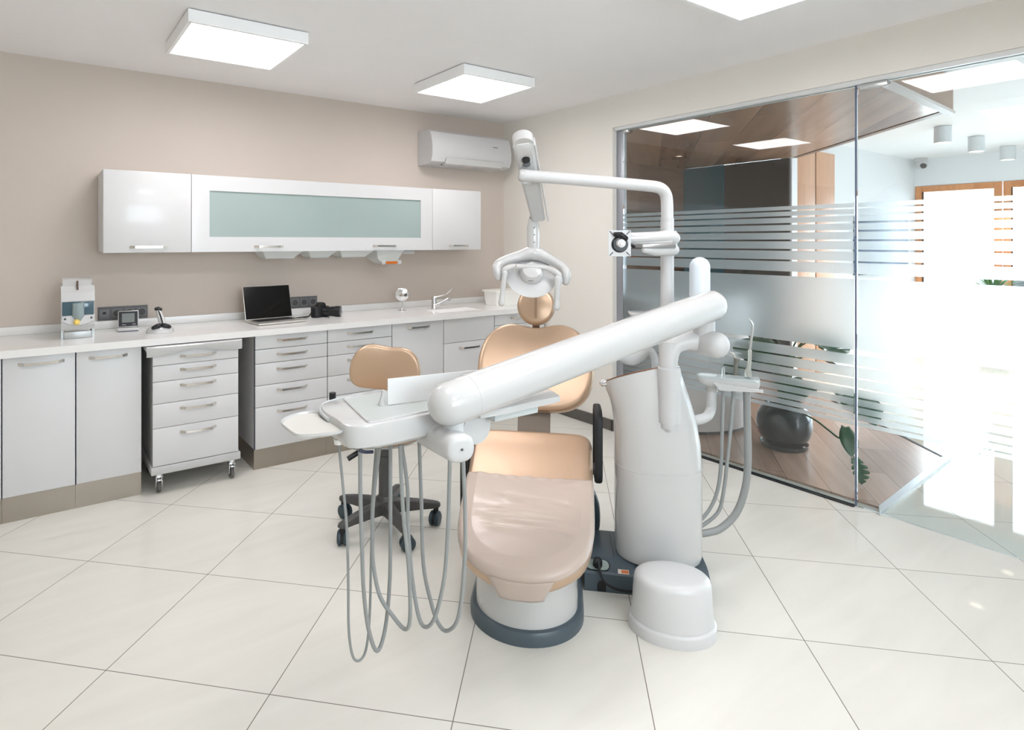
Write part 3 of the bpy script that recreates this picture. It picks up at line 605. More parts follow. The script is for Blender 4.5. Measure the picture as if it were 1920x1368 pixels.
# ================================================================ DENTAL CHAIR (turned 45 degrees in the room)
RZ=-PI/4
def interp(tab,x):
    if x<=tab[0][0]: return tab[0][1]
    for (a,b),(c,d) in zip(tab,tab[1:]):
        if x<=c: 
            t=(x-a)/(c-a); return b+(d-b)*t
    return tab[-1][1]
ch=thing('dental_chair','bronze upholstered dental chair with a beige plastic cover on its leg rest','dental chair',(1.602,1.787,0),RZ)
def hull(r,ys,ye,n=28,sx=1.0):
    P=[]
    for k in range(n+1):
        a=PI+k/n*PI; P.append((r*sx*math.cos(a),ys+r*math.sin(a)))
    P.append((r*sx,ye)); P.append((r*sx*.7,ye+.08)); P.append((-r*sx*.7,ye+.08)); P.append((-r*sx,ye)); return P
def ringz(P,z): return [(x,y,z) for x,y in P]
obj('floor_band',MB().loft([ringz(hull(.222,0,.42),.0),ringz(hull(.222,0,.42),.03),ringz(hull(.212,0,.42),.046),ringz(hull(.200,0,.42),.05)]),TEAL,ch)
obj('base_cover',MB().loft([ringz(hull(.199,0,.42),.0505),ringz(hull(.196,0,.42),.30),ringz(hull(.18,0,.40),.32)]),WHITE,ch)
obj('lift_frame',MB().box((-.15,-.12,.318),(.15,.52,.40),bev=.02).box((-.075,.45,.33),(.075,.66,.44),bev=.015),DGREY,ch)
SEATZ=[(-.40,.322),(-.37,.335),(-.30,.362),(-.2,.386),(-.13,.400),(.0,.418),(.2,.445),(.38,.486),(.5,.512),(.60,.545)]
def seat_pt(u,v,w,th=.09,off=0):
    z=interp(SEATZ,v)+.012*abs(u/.28)**2.5*(1 if v>.1 else max(0,(v+.1)/.2)); dz=(interp(SEATZ,v+.03)-interp(SEATZ,v-.03))/.06
    n=Vector((0,-dz,1)).normalized(); q=Vector((u,v,z))+n*(w-th); return q
half=[(0,-.375),(.07,-.37),(.135,-.345),(.19,-.30),(.228,-.235),(.248,-.15),(.257,-.05),(.262,.08),(.267,.2),(.276,.36),(.279,.46),(.272,.53),(.235,.572),(.16,.585),(.08,.588),(0,.589)]
outl=smoothpoly(mirror(half),4)
def rerow(o): return o
m=MB(); cushion(m,outl,.09,lambda u,v,w:seat_pt(u,v,w),edge=.034,crown=.004,cen=(0,.1),inner=(.9,.78,.65,.5,.35,.2,.03)); obj('seat_cushion',m,LEATH,ch,sharp=60)
# plastic cover over the leg rest
VC=.195
def cover_fn(u,v,w):
    p=seat_pt(u,v,w)
    top=max(0,min(1,(w-.07)/.02)); cr=0
    for (v0,amp,uc,wd,sl) in ((.033,.011,.03,.11,-.16),(-.045,.006,.02,.13,-.08),(-.095,.012,.01,.15,-.07),(-.155,.008,.01,.13,-.11),(.13,.003,.2,.06,.3)):
        dv=v-(v0+sl*u); en=math.exp(-((u-uc)/wd)**4); cr-=1.2*amp*math.exp(-(dv/.013)**2)*en; cr+=amp*1.15*math.exp(-((dv+.028)/.017)**2)*en
    cr+=math.exp(-((v-VC)/.02)**2)*.0022*math.sin(u*95+2)+.0014*noise.noise(Vector((u*13,v*13,1)))
    return p+Vector((0,0,max(cr,-.003)*top))
def cover():
    mb=MB(); o=smoothpoly(mirror(half),10); cu,cv=0,.0
    md=sum(math.hypot(p[0]-cu,p[1]-cv) for p in o)/len(o); e=.034/md; off=.0035
    def ring(sc,w): return [cover_fn((cu+(u-cu)*sc)*(1+off/.26*sc),cv+(v-cv)*sc-off*sc,w) for u,v in o]
    rings=[ring(1-e+e*math.cos(a),.0945-.0445*0-.034*(1-math.sin(a))) for a in [(.12+k/7*.88)*PI/2 for k in range(8)]]
    sc=.985
    while sc>.02: rings.append(ring((1-e)*sc,.0945+.0055*min(1,(1-sc)*8))); sc-=.008
    mb.loft(rings,cap=False); mb.poly(rings[-1])
    bm=mb.bm; pl=seat_pt(0,VC,.09); 
    bmesh.ops.bisect_plane(bm,geom=bm.verts[:]+bm.edges[:]+bm.faces[:],plane_co=pl,plane_no=(0,1,0),clear_outer=True)
    # flap gathered under the foot end
    rows=[]
    for k in range(9):
        t_=k/8; w_=.112-.034*min(1,t_*1.2)
        row=[]
        for i in range(15):
            u=(-1+2*i/14)*w_; v=-.375+ .22*u*u/.02*.10
            p=seat_pt(u,v,.074-.074*t_)+Vector((0,-.006+.004*math.cos(u*70)*.3+.02*max(0,t_-.75),-.012*t_)); row.append(p)
        rows.append(row)
    mb.grid(rows)
    return mb
CVR=mat('beige_plastic_cover',(186,169,157),rough=.34,coat=.15,sheen=.2,bump=.2,bscale=30)
obj('plastic_cover',cover(),CVR,ch,sharp=80,solid=.0015,off=0)
f=MB(); pts=[]
for k in range(31):
    u=-.262+.524*k/30; pts.append(seat_pt(u,VC+.004,.0915-(.02*max(0,(abs(u)-.235)/.027)**2)))
f.tube(pts,.0028,8); obj('cover_hem',f,mat('cover_hem',(196,158,124),rough=.5),ch)
# backrest
dirv=Vector((0,.55,.835)).normalized(); nrm=Vector((0,-.835,.55)).normalized()
b0=Vector((0,.715,.575))
def back_pt(u,v,w): return b0+Vector((u,0,0))+dirv*v+nrm*(w+.30*u*u)
bh=[(0,0),(.11,.002),(.19,.018),(.25,.058),(.286,.12),(.300,.20),(.296,.29),(.272,.375),(.225,.44),(.17,.474),(.12,.482),(.07,.474),(.03,.466),(0,.464)]
m=MB(); cushion(m,smoothpoly(mirror(bh),4),.07,back_pt,edge=.03,crown=.012,cen=(0,.24)); obj('backrest',m,LEATH,ch,sharp=60)
obj('backrest_shell',(lambda m:cushion(m,smoothpoly(mirror([(u*.93,.02+v*.92) for u,v in bh]),3),.02,lambda u,v,w:back_pt(u,v,w-.0215),edge=.008,crown=0))(MB()),TEALD,ch,sharp=50)
obj('back_support',MB().loft([[(-.082,.60,.36),(.082,.60,.36),(.082,.63,.35),(-.082,.63,.35)],[(-.082,.68,.52),(.082,.68,.52),(.082,.71,.52),(-.082,.71,.52)],[(-.082,.75,.66),(.082,.75,.66),(.082,.79,.64),(-.082,.79,.64)]]),TAUPE,ch,sharp=30)
# headrest
h0=b0+dirv*.462
obj('headrest_post',MB().box((-.019,-.012,-.04),(.019,-.004,.07)).box((-.019,.004,-.04),(.019,.012,.07)) if 0 else MB(Matrix.Translation(h0+nrm*.02)@Matrix.Rotation(math.atan2(-.55,.835),4,'X')).box((-.020,-.008,-.05),(.020,.008,.09)),CHROME,ch)
hd=Vector((0,.35,.937)).normalized(); hn=Vector((0,-.937,.35))
hc=h0+dirv*.02+nrm*.025
def head_pt(u,v,w): return hc+Vector((u,0,0))+hd*v+hn*w
ho=[(.104*math.sin(a)*(1 if 1 else 1),.108-.108*math.cos(a)) for a in [PI*k/14 for k in range(15)]]
m=MB(); cushion(m,smoothpoly(mirror(ho),3),.06,head_pt,edge=.028,crown=.012,cen=(0,.108)); hr=obj('headrest',m,LEATH,ch,sharp=60)
for s_ in (-1,1): obj('seam',MB().tube([head_pt(.004*s_+.0,v,.0725-.0125*((v-.108)/.108)**2) for v in [.03+.156*k/10 for k in range(11)]],.0012,6),LEATHD,hr)
# armrests: closed rounded loops beside the seat
def armrest(x,y0,y1,z0,z1,label):
    f=MB(); P=[]
    cy,cz=(y0+y1)/2,(z0+z1)/2; r=.05
    loop=rr(y0,y1,z0,z1,r,0,5); pts=[(x,a,b) for a,b,_ in loop]; n=len(pts)
    rings=[]
    for i in range(n):
        p=Vector(pts[i]); q=(Vector(pts[(i+1)%n])-Vector(pts[i-1])).normalized(); o=q.cross(Vector((1,0,0)))
        wx=.016; wo=.013
        rings.append([p+Vector((1,0,0))*wx*cx_+o*wo*co for cx_,co in ((-1,-.6),(-.6,-1),(.6,-1),(1,-.6),(1,.6),(.6,1),(-.6,1),(-1,.6))])
    rings.append(rings[0]); f.loft(rings,cap=False)
    o=obj('armrest',f,BLACKM,ch,sharp=50); o['label']=label; return o
armrest(.298,.31,.50,.40,.70,'black armrest on the right of the seat')
armrest(-.30,.31,.50,.20,.55,'black armrest on the left of the seat, swung down')
obj('armrest_hinge',MB().cyl((.255,.405,.43),(.288,.405,.43),.025),DGREY,ch); obj('armrest_hinge',MB().cyl((-.288,.405,.43),(-.255,.405,.43),.025),DGREY,ch)
# lower frame and foot control behind
obj('scissor_arm',MB().tube([(.245,.40,.37),(.285,.46,.25),(.29,.52,.12),(.27,.53,.07)],[.02,.024,.026,.03],10,sub=4),TEALD,ch)
obj('rear_frame_cover',MB().box((.19,.50,.02),(.272,.66,.09),bev=.02),TEALD,ch)
t=thing('foot_control','chrome foot control bar on the floor between the dental chair and the column','foot pedal',(1.602+.7071*.40+.7071*.62,1.787-.7071*.40+.7071*.62,0),RZ)
obj('bar',MB().tube([(-.09,0,.035),(-.03,.0,.04),(.12,.0,.03),(.22,-.0,.03)],[.02,.013,.012,.012],12,sub=3),CHROME,t); obj('pedal_base',MB().lathe([(.001,0),(.055,0),(.055,.012),(.03,.03),(.001,.032)],c=(-.06,0,0),seg=28),CHROME,t)
# ================================================================ DENTAL UNIT COLUMN
col=thing('dental_unit','white floor-standing dental unit column with cuspidor bowl on a slate base box','dental unit',(2.233,1.644,0),RZ)
def cring(zc,tilt,cx,rx,ry,n=48,sq=2.3,yo=0):
    P=[]
    for k in range(n):
        a=2*PI*k/n; c,s_=math.cos(a),math.sin(a)
        x=rx*math.copysign(abs(c)**(2/sq),c); y=ry*math.copysign(abs(s_)**(2/sq),s_); P.append((cx+x,y+yo,zc+tilt*x-1.35*tilt*y))
    return P
CR=[(.112,0,0,.176,.148),(.13,0,0,.180,.152),(.3,0,0,.181,.152),(.5,0,0,.181,.152),(.60,.0,-.003,.178,.15),(.68,.03,-.012,.172,.148),(.745,.08,-.026,.166,.144),(.80,.15,-.042,.161,.14),(.845,.22,-.058,.158,.136),(.876,.26,-.066,.156,.133)]
obj('column_body',MB().loft([cring(*c) for c in CR]+[cring(.878,.26,-.066,.150,.128),cring(.85,.26,-.066,.142,.12),cring(.79,.2,-.066,.10,.085),cring(.765,.1,-.066,.04,.035)]),WHITE,col,sharp=50)
obj('bowl_rim',MB().loft([cring(*c) for c in ((.877,.26,-.066,.1575,.1345),(.8815,.26,-.066,.157,.134),(.8815,.26,-.066,.150,.128),(.877,.26,-.066,.1495,.1275))]+[cring(.877,.26,-.066,.1565,.1335)],cap=False),mat('amber_bowl_rim',(132,84,56),rough=.25,coat=.5),col,sharp=30)
obj('seam_line',MB().loft([cring(.497,0,0,.1818,.1528),cring(.500,0,0,.1824,.1534),cring(.503,0,0,.1818,.1528)],cap=False),WHITE2,col)
# floor box in column frame; chair frame coords minus (.551,.346)
ox,oy=-.551,-.346
f=MB(); x0,x1=.235+ox,.735+ox; ya,yb_=.185+oy,.50+oy
f.loft([[(x,ya,.0),(x,ya,.074),(x,ya+.006,.082),(x,ya+.05,.105),(x,ya+.08,.110),(x,yb_,.110),(x,yb_,.0)] for x in (x0,x1)])
fb=obj('floor_box',f,TEAL,col,sharp=25)
sx0=.245+ox
f=MB(); rc=rr(-.052,.052,0,.052,.024,0,5); nn=Vector((0,-.46,.888)).normalized(); uu=Vector((0,.888,.46)).normalized()
base=Vector((.29+ox,ya+.006,.083))
def bx(a,b,w): return base+Vector((a,0,0))+uu*b+nn*w
f.loft([[bx(a,b,.0005) for a,b,_ in rc],[bx(a,b,.003) for a,b,_ in rc]]); obj('socket_recess',f,BLACK,fb)
f=MB(); f.loft([[bx(a*.9,.003+b*.88,.0032) for a,b,_ in rc],[bx(a*.9,.003+b*.88,.0048) for a,b,_ in rc]]); obj('socket_plate',f,mat('pale_green_plate',(150,164,158),rough=.3),fb)
f=MB(); f.tube([bx(0,.025,.005),bx(0,.022,.03),bx(0,.012,.045)],[.02,.019,.011],12); obj('power_plug',f,BLACKM,fb)
f=MB(); f.tube([bx(0,.012,.045),Vector((.305+ox,ya-.03,.075)),Vector((.34+ox,ya-.035,.045)),Vector((.40+ox,ya-.03,.03)),Vector((.47+ox,ya-.02,.032)),Vector((.55+ox,ya-.004,.04))],.0055,10,sub=5); obj('power_cable',f,BLACKM,fb)
f=MB(); hp=[(-.018,0),(.018,0),(.018,.03),(.012,.042),(0,.046),(-.012,.042),(-.018,.03)]
f.loft([[(.305+ox+a,ya-.0008,.002+b) for a,b in hp],[(.305+ox+a,ya+.004,.002+b) for a,b in hp]]); obj('cable_opening',f,BLACK,fb,smooth=False)
def sticker(a0,a1,b0,b1,m,w,nm):
    f=MB(); f.loft([[bx(a,b,w) for a,b in ((a0,b0),(a1,b0),(a1,b1),(a0,b1))],[bx(a,b,w+.0006) for a,b in ((a0,b0),(a1,b0),(a1,b1),(a0,b1))]]); return obj(nm,f,m,fb,smooth=False)
sticker(.082,.126,-.004,.016,mat('sticker_white',(216,206,196),rough=.5),.0006,'warning_sticker'); sticker(.096,.124,-.001,.013,mat('sticker_orange',(214,122,70),rough=.5),.0014,'warning_sticker_field')
obj('panel_seam',MB().box((.36+ox,ya+.07,.1101),(.362+ox,yb_-.01,.1106)),BLACKM,fb,smooth=False)
# spout, shelf, knob
obj('rinse_knob',MB().tube([(-.232,-.02,.838),(-.215,-.02,.842)],[.014,.016],16,round_caps=True).tube([(-.218,-.02,.842),(-.19,-.02,.84)],.006),CHROME,col)
obj('cup_filler',MB().tube([(-.135,.06,.945),(-.10,.06,.938),(-.06,.06,.96),(-.03,.06,.98),(.0,.07,.94),(.005,.08,.84)],[.028,.034,.03,.02,.016,.016],16,sub=3,round_caps=True),mat('milky_glass',(226,230,230),rough=.2,trans=.3),col)
obj('brass_nozzle',MB().cyl((-.10,.055,.97),(-.10,.055,1.005),.009),mat('brass',(190,150,96),rough=.3,metal=1),col)
pw=MB(); P=[cam(x,y,2.78) for x,y in ((1177,583),(1250,577))]
inv_c=inv(col); A_=inv_c@P[0]; B_=inv_c@P[1]
obj('upper_shelf',MB().box((min(A_.x,B_.x),.02,A_.z-.008),(.075,.13,A_.z+.004),bev=.003),WHITE,col)
# delivery arm post (in room coordinates)
g=lambda px,py,d: cam(px,py,d)
dl=thing('delivery_arm','thick white tubular delivery arm carrying the instrument table','dental arm',(2.263,1.417,.75))
def wt(): return W(dl)
DP=2.49
obj('post',wt().tube([g(1253,800,DP),g(1253,640,DP)],.037,28).tube([g(1254,790,DP),g(1254,690,DP),g(1254,687,DP)],[.046,.046,.040],28),WHITE2,dl)
obj('post_foot',wt().tube([g(1256,806,DP),g(1256,772,DP)],[.030,.036],20),WHITE2,dl)
obj('elbow',wt().tube([g(1253,700,DP),g(1254,668,DP),g(1266,648,DP),g(1290,640,DP),g(1322,641,DP)],[.036,.038,.034,.034,.045],24,sub=4),WHITE2,dl,sharp=60)
bp=g(1326,642,DP)
obj('swivel_joint',wt().tube([bp+Vector((.0,.06,0)),bp+Vector((-.02,-.05,0))],[.050,.053],28,round_caps=True),WHITE2,dl)
obj('riser',wt().tube([g(1320,640,DP),g(1320,590,DP)],.043,28),WHITE2,dl)
obj('upper_post',wt().tube([g(1312,640,2.60),g(1312,500,2.60)],.042,28,round_caps=True),mat('pale_blue_plastic',(216,226,234),rough=.3),dl)
PL=g(842,757,1.73); PR=g(1332,573,2.44)
def armtube(p,q,r0,r1):
    return wt().tube([p,p.lerp(q,.04),p.lerp(q,.5),q],[r0*.98,r0,(r0+r1)/2,r1],36,round_caps=True)
obj('main_arm',armtube(PL,PR,.064,.063),WHITE,dl,sharp=60)
a5=PL.lerp(PR,.055); d5=(PR-PL).normalized()
obj('arm_joint_line',wt().tube([a5,a5+d5*.0015],.0646,36),mat('joint_grey',(190,190,192),rough=.5),dl)  # thin grey ring marking the joint near the arm's left end
j=g(851,790,1.745)
obj('table_pivot',wt().tube([j+Vector((0,0,.03)),g(851,826,1.745)],.030,28),WHITE2,dl); obj('pivot_ring',wt().tube([g(851,824,1.745),g(851,827,1.745)],.0315,28),LGREY,dl)
# bracket body
def bring(c,u,w,dn,ax):
    # D-shaped section, u=half width, top height w, bottom dn ; ax = axis direction
    ax=ax.normalized(); side=ax.cross(Vector((0,0,1))).normalized(); P=[]
    for k in range(28):
        a=2*PI*k/28; c_,s_=math.cos(a),math.sin(a)
        P.append(c+side*u*math.copysign(abs(c_)**.8,c_)+Vector((0,0,1))*((w if s_>0 else dn)*math.copysign(abs(s_)**.8,s_)))
    return P
c1=g(863,841,1.655); c2=g(799,808,1.90); ax=c2-c1
rs=[]
for t_,s_ in ((-.035,.55),(-.025,.85),(0,1),(.25,1.02),(.6,1.02),(.95,1.0),(1,.9),(1.03,.6)):
    rs.append(bring(c1.lerp(c2,t_),.042*s_,.039*s_,.038*s_,ax))
obj('table_bracket',wt().loft(rs),WHITE2,dl,sharp=50)
sc=c1-ax.normalized()*.0128+Vector((0,0,0)); obj('bracket_screw',wt().tube([sc,sc-ax.normalized()*.0008],.0035,12),DGREY,dl)
obj('bracket_seam',wt().tube([p for p in bring(c1.lerp(c2,.0)+Vector((0,0,-.012)),.0405,.002,.002,ax)]+[bring(c1+Vector((0,0,-.012)),.0405,.002,.002,ax)[0]],.0008,6),LGREY,dl)
# ================================================================ INSTRUMENT TABLE
tb=thing('instrument_table','white dental instrument table with grey mat, side tray and hanging hoses','instrument table',(.97,1.66,.88))
def wb(): return W(tb)
out=smoothpoly([(.735,1.508),(.715,1.62),(.722,1.74),(.775,1.80),(1.0,1.812),(1.19,1.808),(1.225,1.75),(1.225,1.56),(1.19,1.512),(1.0,1.502)],4)
def osc(s_,z,cx=.97,cyy=1.66): return [(cx+(x-cx)*s_,cyy+(y-cyy)*s_,z) for x,y in out]
mp_=[(.772,1.522),(.822,1.79),(1.195,1.79),(1.205,1.525)]
mo=roundpoly([(.772,1.520),(.822,1.792),(1.20,1.792),(1.206,1.522)],.02)
obj('table_body',wb().loft([osc(.72,.868),osc(.90,.876),osc(.985,.888),osc(1.0,.905),osc(1.0,.942),osc(.992,.949),osc(.975,.951)]),WHITE,tb,sharp=40)
obj('grey_mat',wb().prism(mo,.9512,.9535),mat('grey_silicone_mat',(184,190,188),rough=.3),tb,smooth=False)
rim=wb(); rim.loft([[(x+(x-.99)*k,y+(y-1.655)*k2,z) for x,y in mo] for k,k2,z in ((.03,.05,.9515),(.026,.045,.956),(.006,.012,.9565),(.0,.0,.9515))],cap=False); obj('mat_rim',rim,WHITE,tb)
obj('rear_gasket',wb().tube([(.712,1.66,.935),(.722,1.745,.94),(.772,1.808,.945),(.9,1.818,.95)],.006,8,sub=4),LGREY,tb)
obj('rear_knob',wb().tube([(.80,1.835,.945),(.80,1.835,.967)],.011,14,round_caps=False).tube([(.80,1.80,.94),(.80,1.835,.95)],.006,8),BLACK,tb)
pa,pb=Vector((.898,1.64,0)),Vector((1.26,1.575,0)); dn_=(pb-pa).normalized(); sd=Vector((-dn_.y,dn_.x,0))*.002
obj('glass_writing_panel',wb().loft([[pa-sd+Vector((0,0,.956)),pb-sd+Vector((0,0,.956)),pb+sd+Vector((0,0,.956)),pa+sd+Vector((0,0,.956))],[pa-sd+Vector((0,0,1.036)),pb-sd+Vector((0,0,1.036)),pb+sd+Vector((0,0,1.036)),pa+sd+Vector((0,0,1.036))]]),mat('pale_panel',(226,227,227),rough=.3),tb,smooth=False)
obj('panel_hook',wb().tube([(.885,1.655,.955),(.885,1.652,.975),(.888,1.648,1.0)],[.012,.006,.006],10),WHITE,tb)
obj('side_wing',wb().prism(smoothpoly([(1.10,1.432),(1.12,1.50),(1.16,1.56),(1.44,1.562),(1.475,1.545),(1.44,1.446),(1.42,1.436),(1.3,1.434)],2),.928,.948,bev=.003),WHITE,tb,sharp=40)
obj('wing_bracket',wb().box((1.17,1.45,.902),(1.352,1.50,.9275),bev=.004),LGREY,tb)
obj('lower_hub',wb().tube([(1.14,1.50,.878),(1.14,1.74,.878)],[.052,.052],30),WHITE2,tb)
# corner trim
obj('blue_corner_strip',wb().tube([(.738,1.512,.884),(.752,1.51,.876),(.78,1.512,.870)],.005,8,sub=3),mat('navy_strip',(26,32,54),rough=.4),tb)
# small side tray
so=roundpoly([(.584,1.598),(.588,1.738),(.655,1.797),(.728,1.780),(.731,1.578),(.699,1.540),(.60,1.572)],.035)
scx,scy=.655,1.665
def ss(k,z): return [(scx+(x-scx)*k,scy+(y-scy)*k,z) for x,y in so]
obj('side_tray',wb().loft([ss(.4,.905),ss(.6,.910),ss(.93,.923),ss(.99,.927),ss(1.0,.930),ss(.995,.934),ss(.965,.934),ss(.95,.927),ss(.5,.926)]),WHITE,tb,sharp=40)
obj('tray_pad',wb().prism([(x,y) for x,y,_ in ss(.945,0)],.9272,.9285),mat('ivory_pad',(204,203,197),rough=.4),tb,smooth=False)
q0=g(637,822,1.82)
obj('tray_support',wb().loft([ [(q0.x+dx*1.0,q0.y+dy*1.0,z) for dx,dy in ((-.02*k,-.02*k),(.03*k+.02,-.015*k),(.05*k,.03*k),(-.01*k,.03*k))] for k,z in ((1.7,.907),(1.3,.895),(.8,.87),(.4,.862))]),WHITE2,tb,sharp=30)
obj('hose_socket',wb().tube([g(635,822,1.82),g(635,832,1.82)],[.016,.013],16),CHROME,tb)
hoses=[
 ([(635,832),(642,900),(650,986),(653,1083),(654,1179),(661,1228),(673,1238),(686,1218),(693,1155),(696,1034),(698,938),(705,838)],.0042,1.82,1.95),
 ([(675,834),(676,938),(679,1034),(682,1107),(691,1179),(707,1220),(722,1179),(731,1083),(732,938),(732,834)],.0062,1.80,1.93),
 ([(712,836),(700,938),(698,1010),(700,1058),(712,1116),(737,1155),(760,1179),(769,1155),(766,1058),(756,962),(750,834)],.0062,1.92,1.80),
 ([(753,834),(764,914),(765,986),(773,1083),(785,1155),(799,1175),(816,1155),(833,1083),(840,986),(843,880),(843,858)],.0062,1.93,1.80),
 ([(786,828),(790,938),(794,1058),(809,1131),(823,1170),(840,1182),(860,1155),(871,1058),(872,962),(869,880),(868,862)],.0062,1.94,1.77)]
for P,r,da,db in hoses:
    n=len(P); pts=[g(x,y,da+(db-da)*(.5-.5*math.cos(PI*k/(n-1)))) for k,(x,y) in enumerate(P)]
    pts=[Vector((p.x,p.y,max(p.z,.03))) for p in pts]
    obj('hose',wb().tube(pts,r,10,sub=5),HOSE,tb,sharp=80)
# ================================================================ OPERATING LIGHT
lp=thing('operating_light','white operating light on a bent tube arm above the headrest','dental lamp',(2.233,1.644,.9))
def wl(): return W(lp)
post=[g(1251,650,2.70),g(1251,500,2.70),g(1251,415,2.70)]
bend=[g(1251,640,2.70),g(1251,560,2.70),g(1251,480,2.70),g(1251,414,2.70)]
top=[g(1251,414,2.70),g(1250.5,378,2.70),g(1247,362,2.695),g(1238,353,2.69),g(1225,349.5,2.69),g(1190,346,2.69),g(1100,338.5,2.68),g(980,328.5,2.67)]
obj('light_post',wl().tube([g(1251,700,2.70)]+bend,.0285,24),WHITE2,lp)
obj('post_collar',wl().tube([g(1251,416,2.70),g(1251,409,2.70)],[.0285,.030],24),WHITE2,lp)
obj('boom_tube',wl().tube(top[:1]+catmull(top[0:5],[1]*5,4)[0][1:]+top[5:],.0262,24),WHITE2,lp,sharp=60)
e=g(978,328.5,2.66); dd=(top[-2]-top[-1]).normalized()
obj('boom_end_cap',wl().tube([e+Vector((0,0,0))+dd*.012,e-dd*.004,e-dd*.012],[.0275,.0275,.022],24),WHITE,lp)
# spring arm: box section from near/high to far/low, passing behind the boom
T=g(981,268,2.60); Bm=g(1009,408,3.04)
ax=(Bm-T).normalized(); sd=Vector((cy_,-sy_,0)); sd=(sd-ax*sd.dot(ax)).normalized(); up=ax.cross(sd).normalized()
if up.z<0: up=-up
def arect(t,w,h,off=0): 
    c=T+(Bm-T)*t+up*off; return [c+sd*w*a+up*h*b for a,b in ((-1,-.7),(-.7,-1),(.7,-1),(1,-.7),(1,.7),(.7,1),(-.7,1),(-1,.7))]
obj('spring_arm',wl().loft([arect(-.04,.020,.012),arect(-.03,.036,.022),arect(-.0,.044,.028),arect(.1,.046,.030),arect(.5,.041,.028),arect(1.0,.034,.024)]),WHITE,lp,sharp=30)
obj('arm_side_cover',wl().loft([[p+sd*.048 for p in arect(t,.004,h*.9)] for t,h in ((.0,.026),(.5,.026),(1.03,.022))]),WHITE2,lp,sharp=30)
cT=T+(Bm-T)*.0
obj('arm_end_cap',wl().tube([T-up*.02-ax*.004,T+up*.03-ax*.004],[.046,.046],28,round_caps=False),WHITE,lp)
u0=T+(Bm-T)*.13-up*.0
obj('arm_cable_joint',wl().tube([u0-up*.032,u0-up*.04],[.018,.017],18),BLACK,lp); obj('arm_pin',wl().tube([T+(Bm-T)*.18-up*.031,T+(Bm-T)*.18-up*.039],[.016,.016],16),mat('steel_grey_part',(120,124,128),rough=.35,metal=.7),lp)
obj('boom_pivot',wl().tube([g(985,335,2.68),g(990,338,2.80)],.024,18),WHITE2,lp)
k0=g(999,398,3.03)
obj('knuckle',wl().tube([g(999,398,3.03),g(999,410,3.05)],[.015,.014],16),BLACK,lp)
stem=[g(999,406,3.06),g(999.5,425,3.06),g(1000,450,3.06),g(1000,480,3.06)]
obj('lamp_stem',wl().tube(stem,[.018,.031,.032,.029],20,sub=3),WHITE,lp)
for yy in (427,440,454,475):
    p=g(1000,yy,3.06)-Vector((sy_,cy_,0))*.0315; obj('stem_screw',wl().tube([p,p-Vector((sy_,cy_,0))*.001],.0035,10),SOCK,lp)
def yk(P,r,d): return [g(x,y,dd_) for (x,y),dd_ in zip(P,d)]
yo=[(935,520),(931,503),(936,494),(952,486),(975,480),(1000,474),(1020,481),(1042,492),(1056,502),(1062,512),(1061,528)]
dz=[3.0,3.0,3.02,3.04,3.06,3.06,3.06,3.04,3.02,2.98,2.98]
obj('yoke',wl().tube(yk(yo,0,dz),[.018,.022,.024,.023,.028,.040,.030,.024,.024,.022,.018],18,sub=4,round_caps=True),WHITE,lp,sharp=60)
# reflector disc and hub, tilted
rc_=g(995,520,3.02); nrm2=(Vector((-sy_,-cy_,0))*.78+Vector((0,0,.62))).normalized()
mt=nrm2.to_track_quat('Z','Y').to_matrix().to_4x4()
mt2=Matrix(((1,0,0,0),(0,1,0,0),(0,0,1,0),(0,0,0,1)))
obj('reflector',wl().lathe([(.001,-.012),(.06,-.014),(.10,-.006),(.122,.002),(.124,.006),(.118,.008),(.08,.016),(.04,.022),(.001,.022)],c=rc_,seg=48,mtx=mt),WHITE2,lp,sharp=40)
obj('lamp_hub',wl().lathe([(.056,.016),(.058,.03),(.056,.05),(.045,.066),(.02,.072),(.001,.073)],c=rc_,seg=36,mtx=mt),WHITE,lp,sharp=40)
obj('hub_neck',wl().tube([rc_+nrm2*.05,g(996,496,3.04)],[.024,.018],16,round_caps=True),WHITE,lp)
inner_=[(945,520),(946,506),(962,500),(985,500),(1010,500),(1030,504),(1046,514),(1050,528)]
obj('inner_yoke',wl().tube(yk(inner_,0,[3.0,2.99,2.99,2.98,2.98,2.98,2.97,2.96]),[.014,.016,.014,.012,.012,.014,.016,.014],16,sub=4,round_caps=True),WHITE,lp,sharp=60)
obj('light_handle',wl().tube([g(947,512,2.97),g(944,530,2.97),g(942,550,2.97),g(940,568,2.97)],[.014,.013,.012,.0155],16,sub=4,round_caps=True),WHITE,lp,sharp=60)
obj('light_handle',wl().tube([g(1046,522,2.93),g(1045,540,2.93),g(1044,560,2.93),g(1043,576,2.93)],[.017,.0145,.0125,.0165],16,sub=4,round_caps=True),WHITE,lp,sharp=60)
obj('release_lever',wl().tube([g(968.5,496,2.94),g(964,509,2.94)],.0028,8),STEEL,lp)
p=g(995,526,2.90); obj('maker_mark',wl().box((p.x-.012,p.y-.001,p.z-.0015),(p.x+.012,p.y+.001,p.z+.0015),rot=Matrix.Rotation(-YAW,3,'Z')),SOCK,lp)
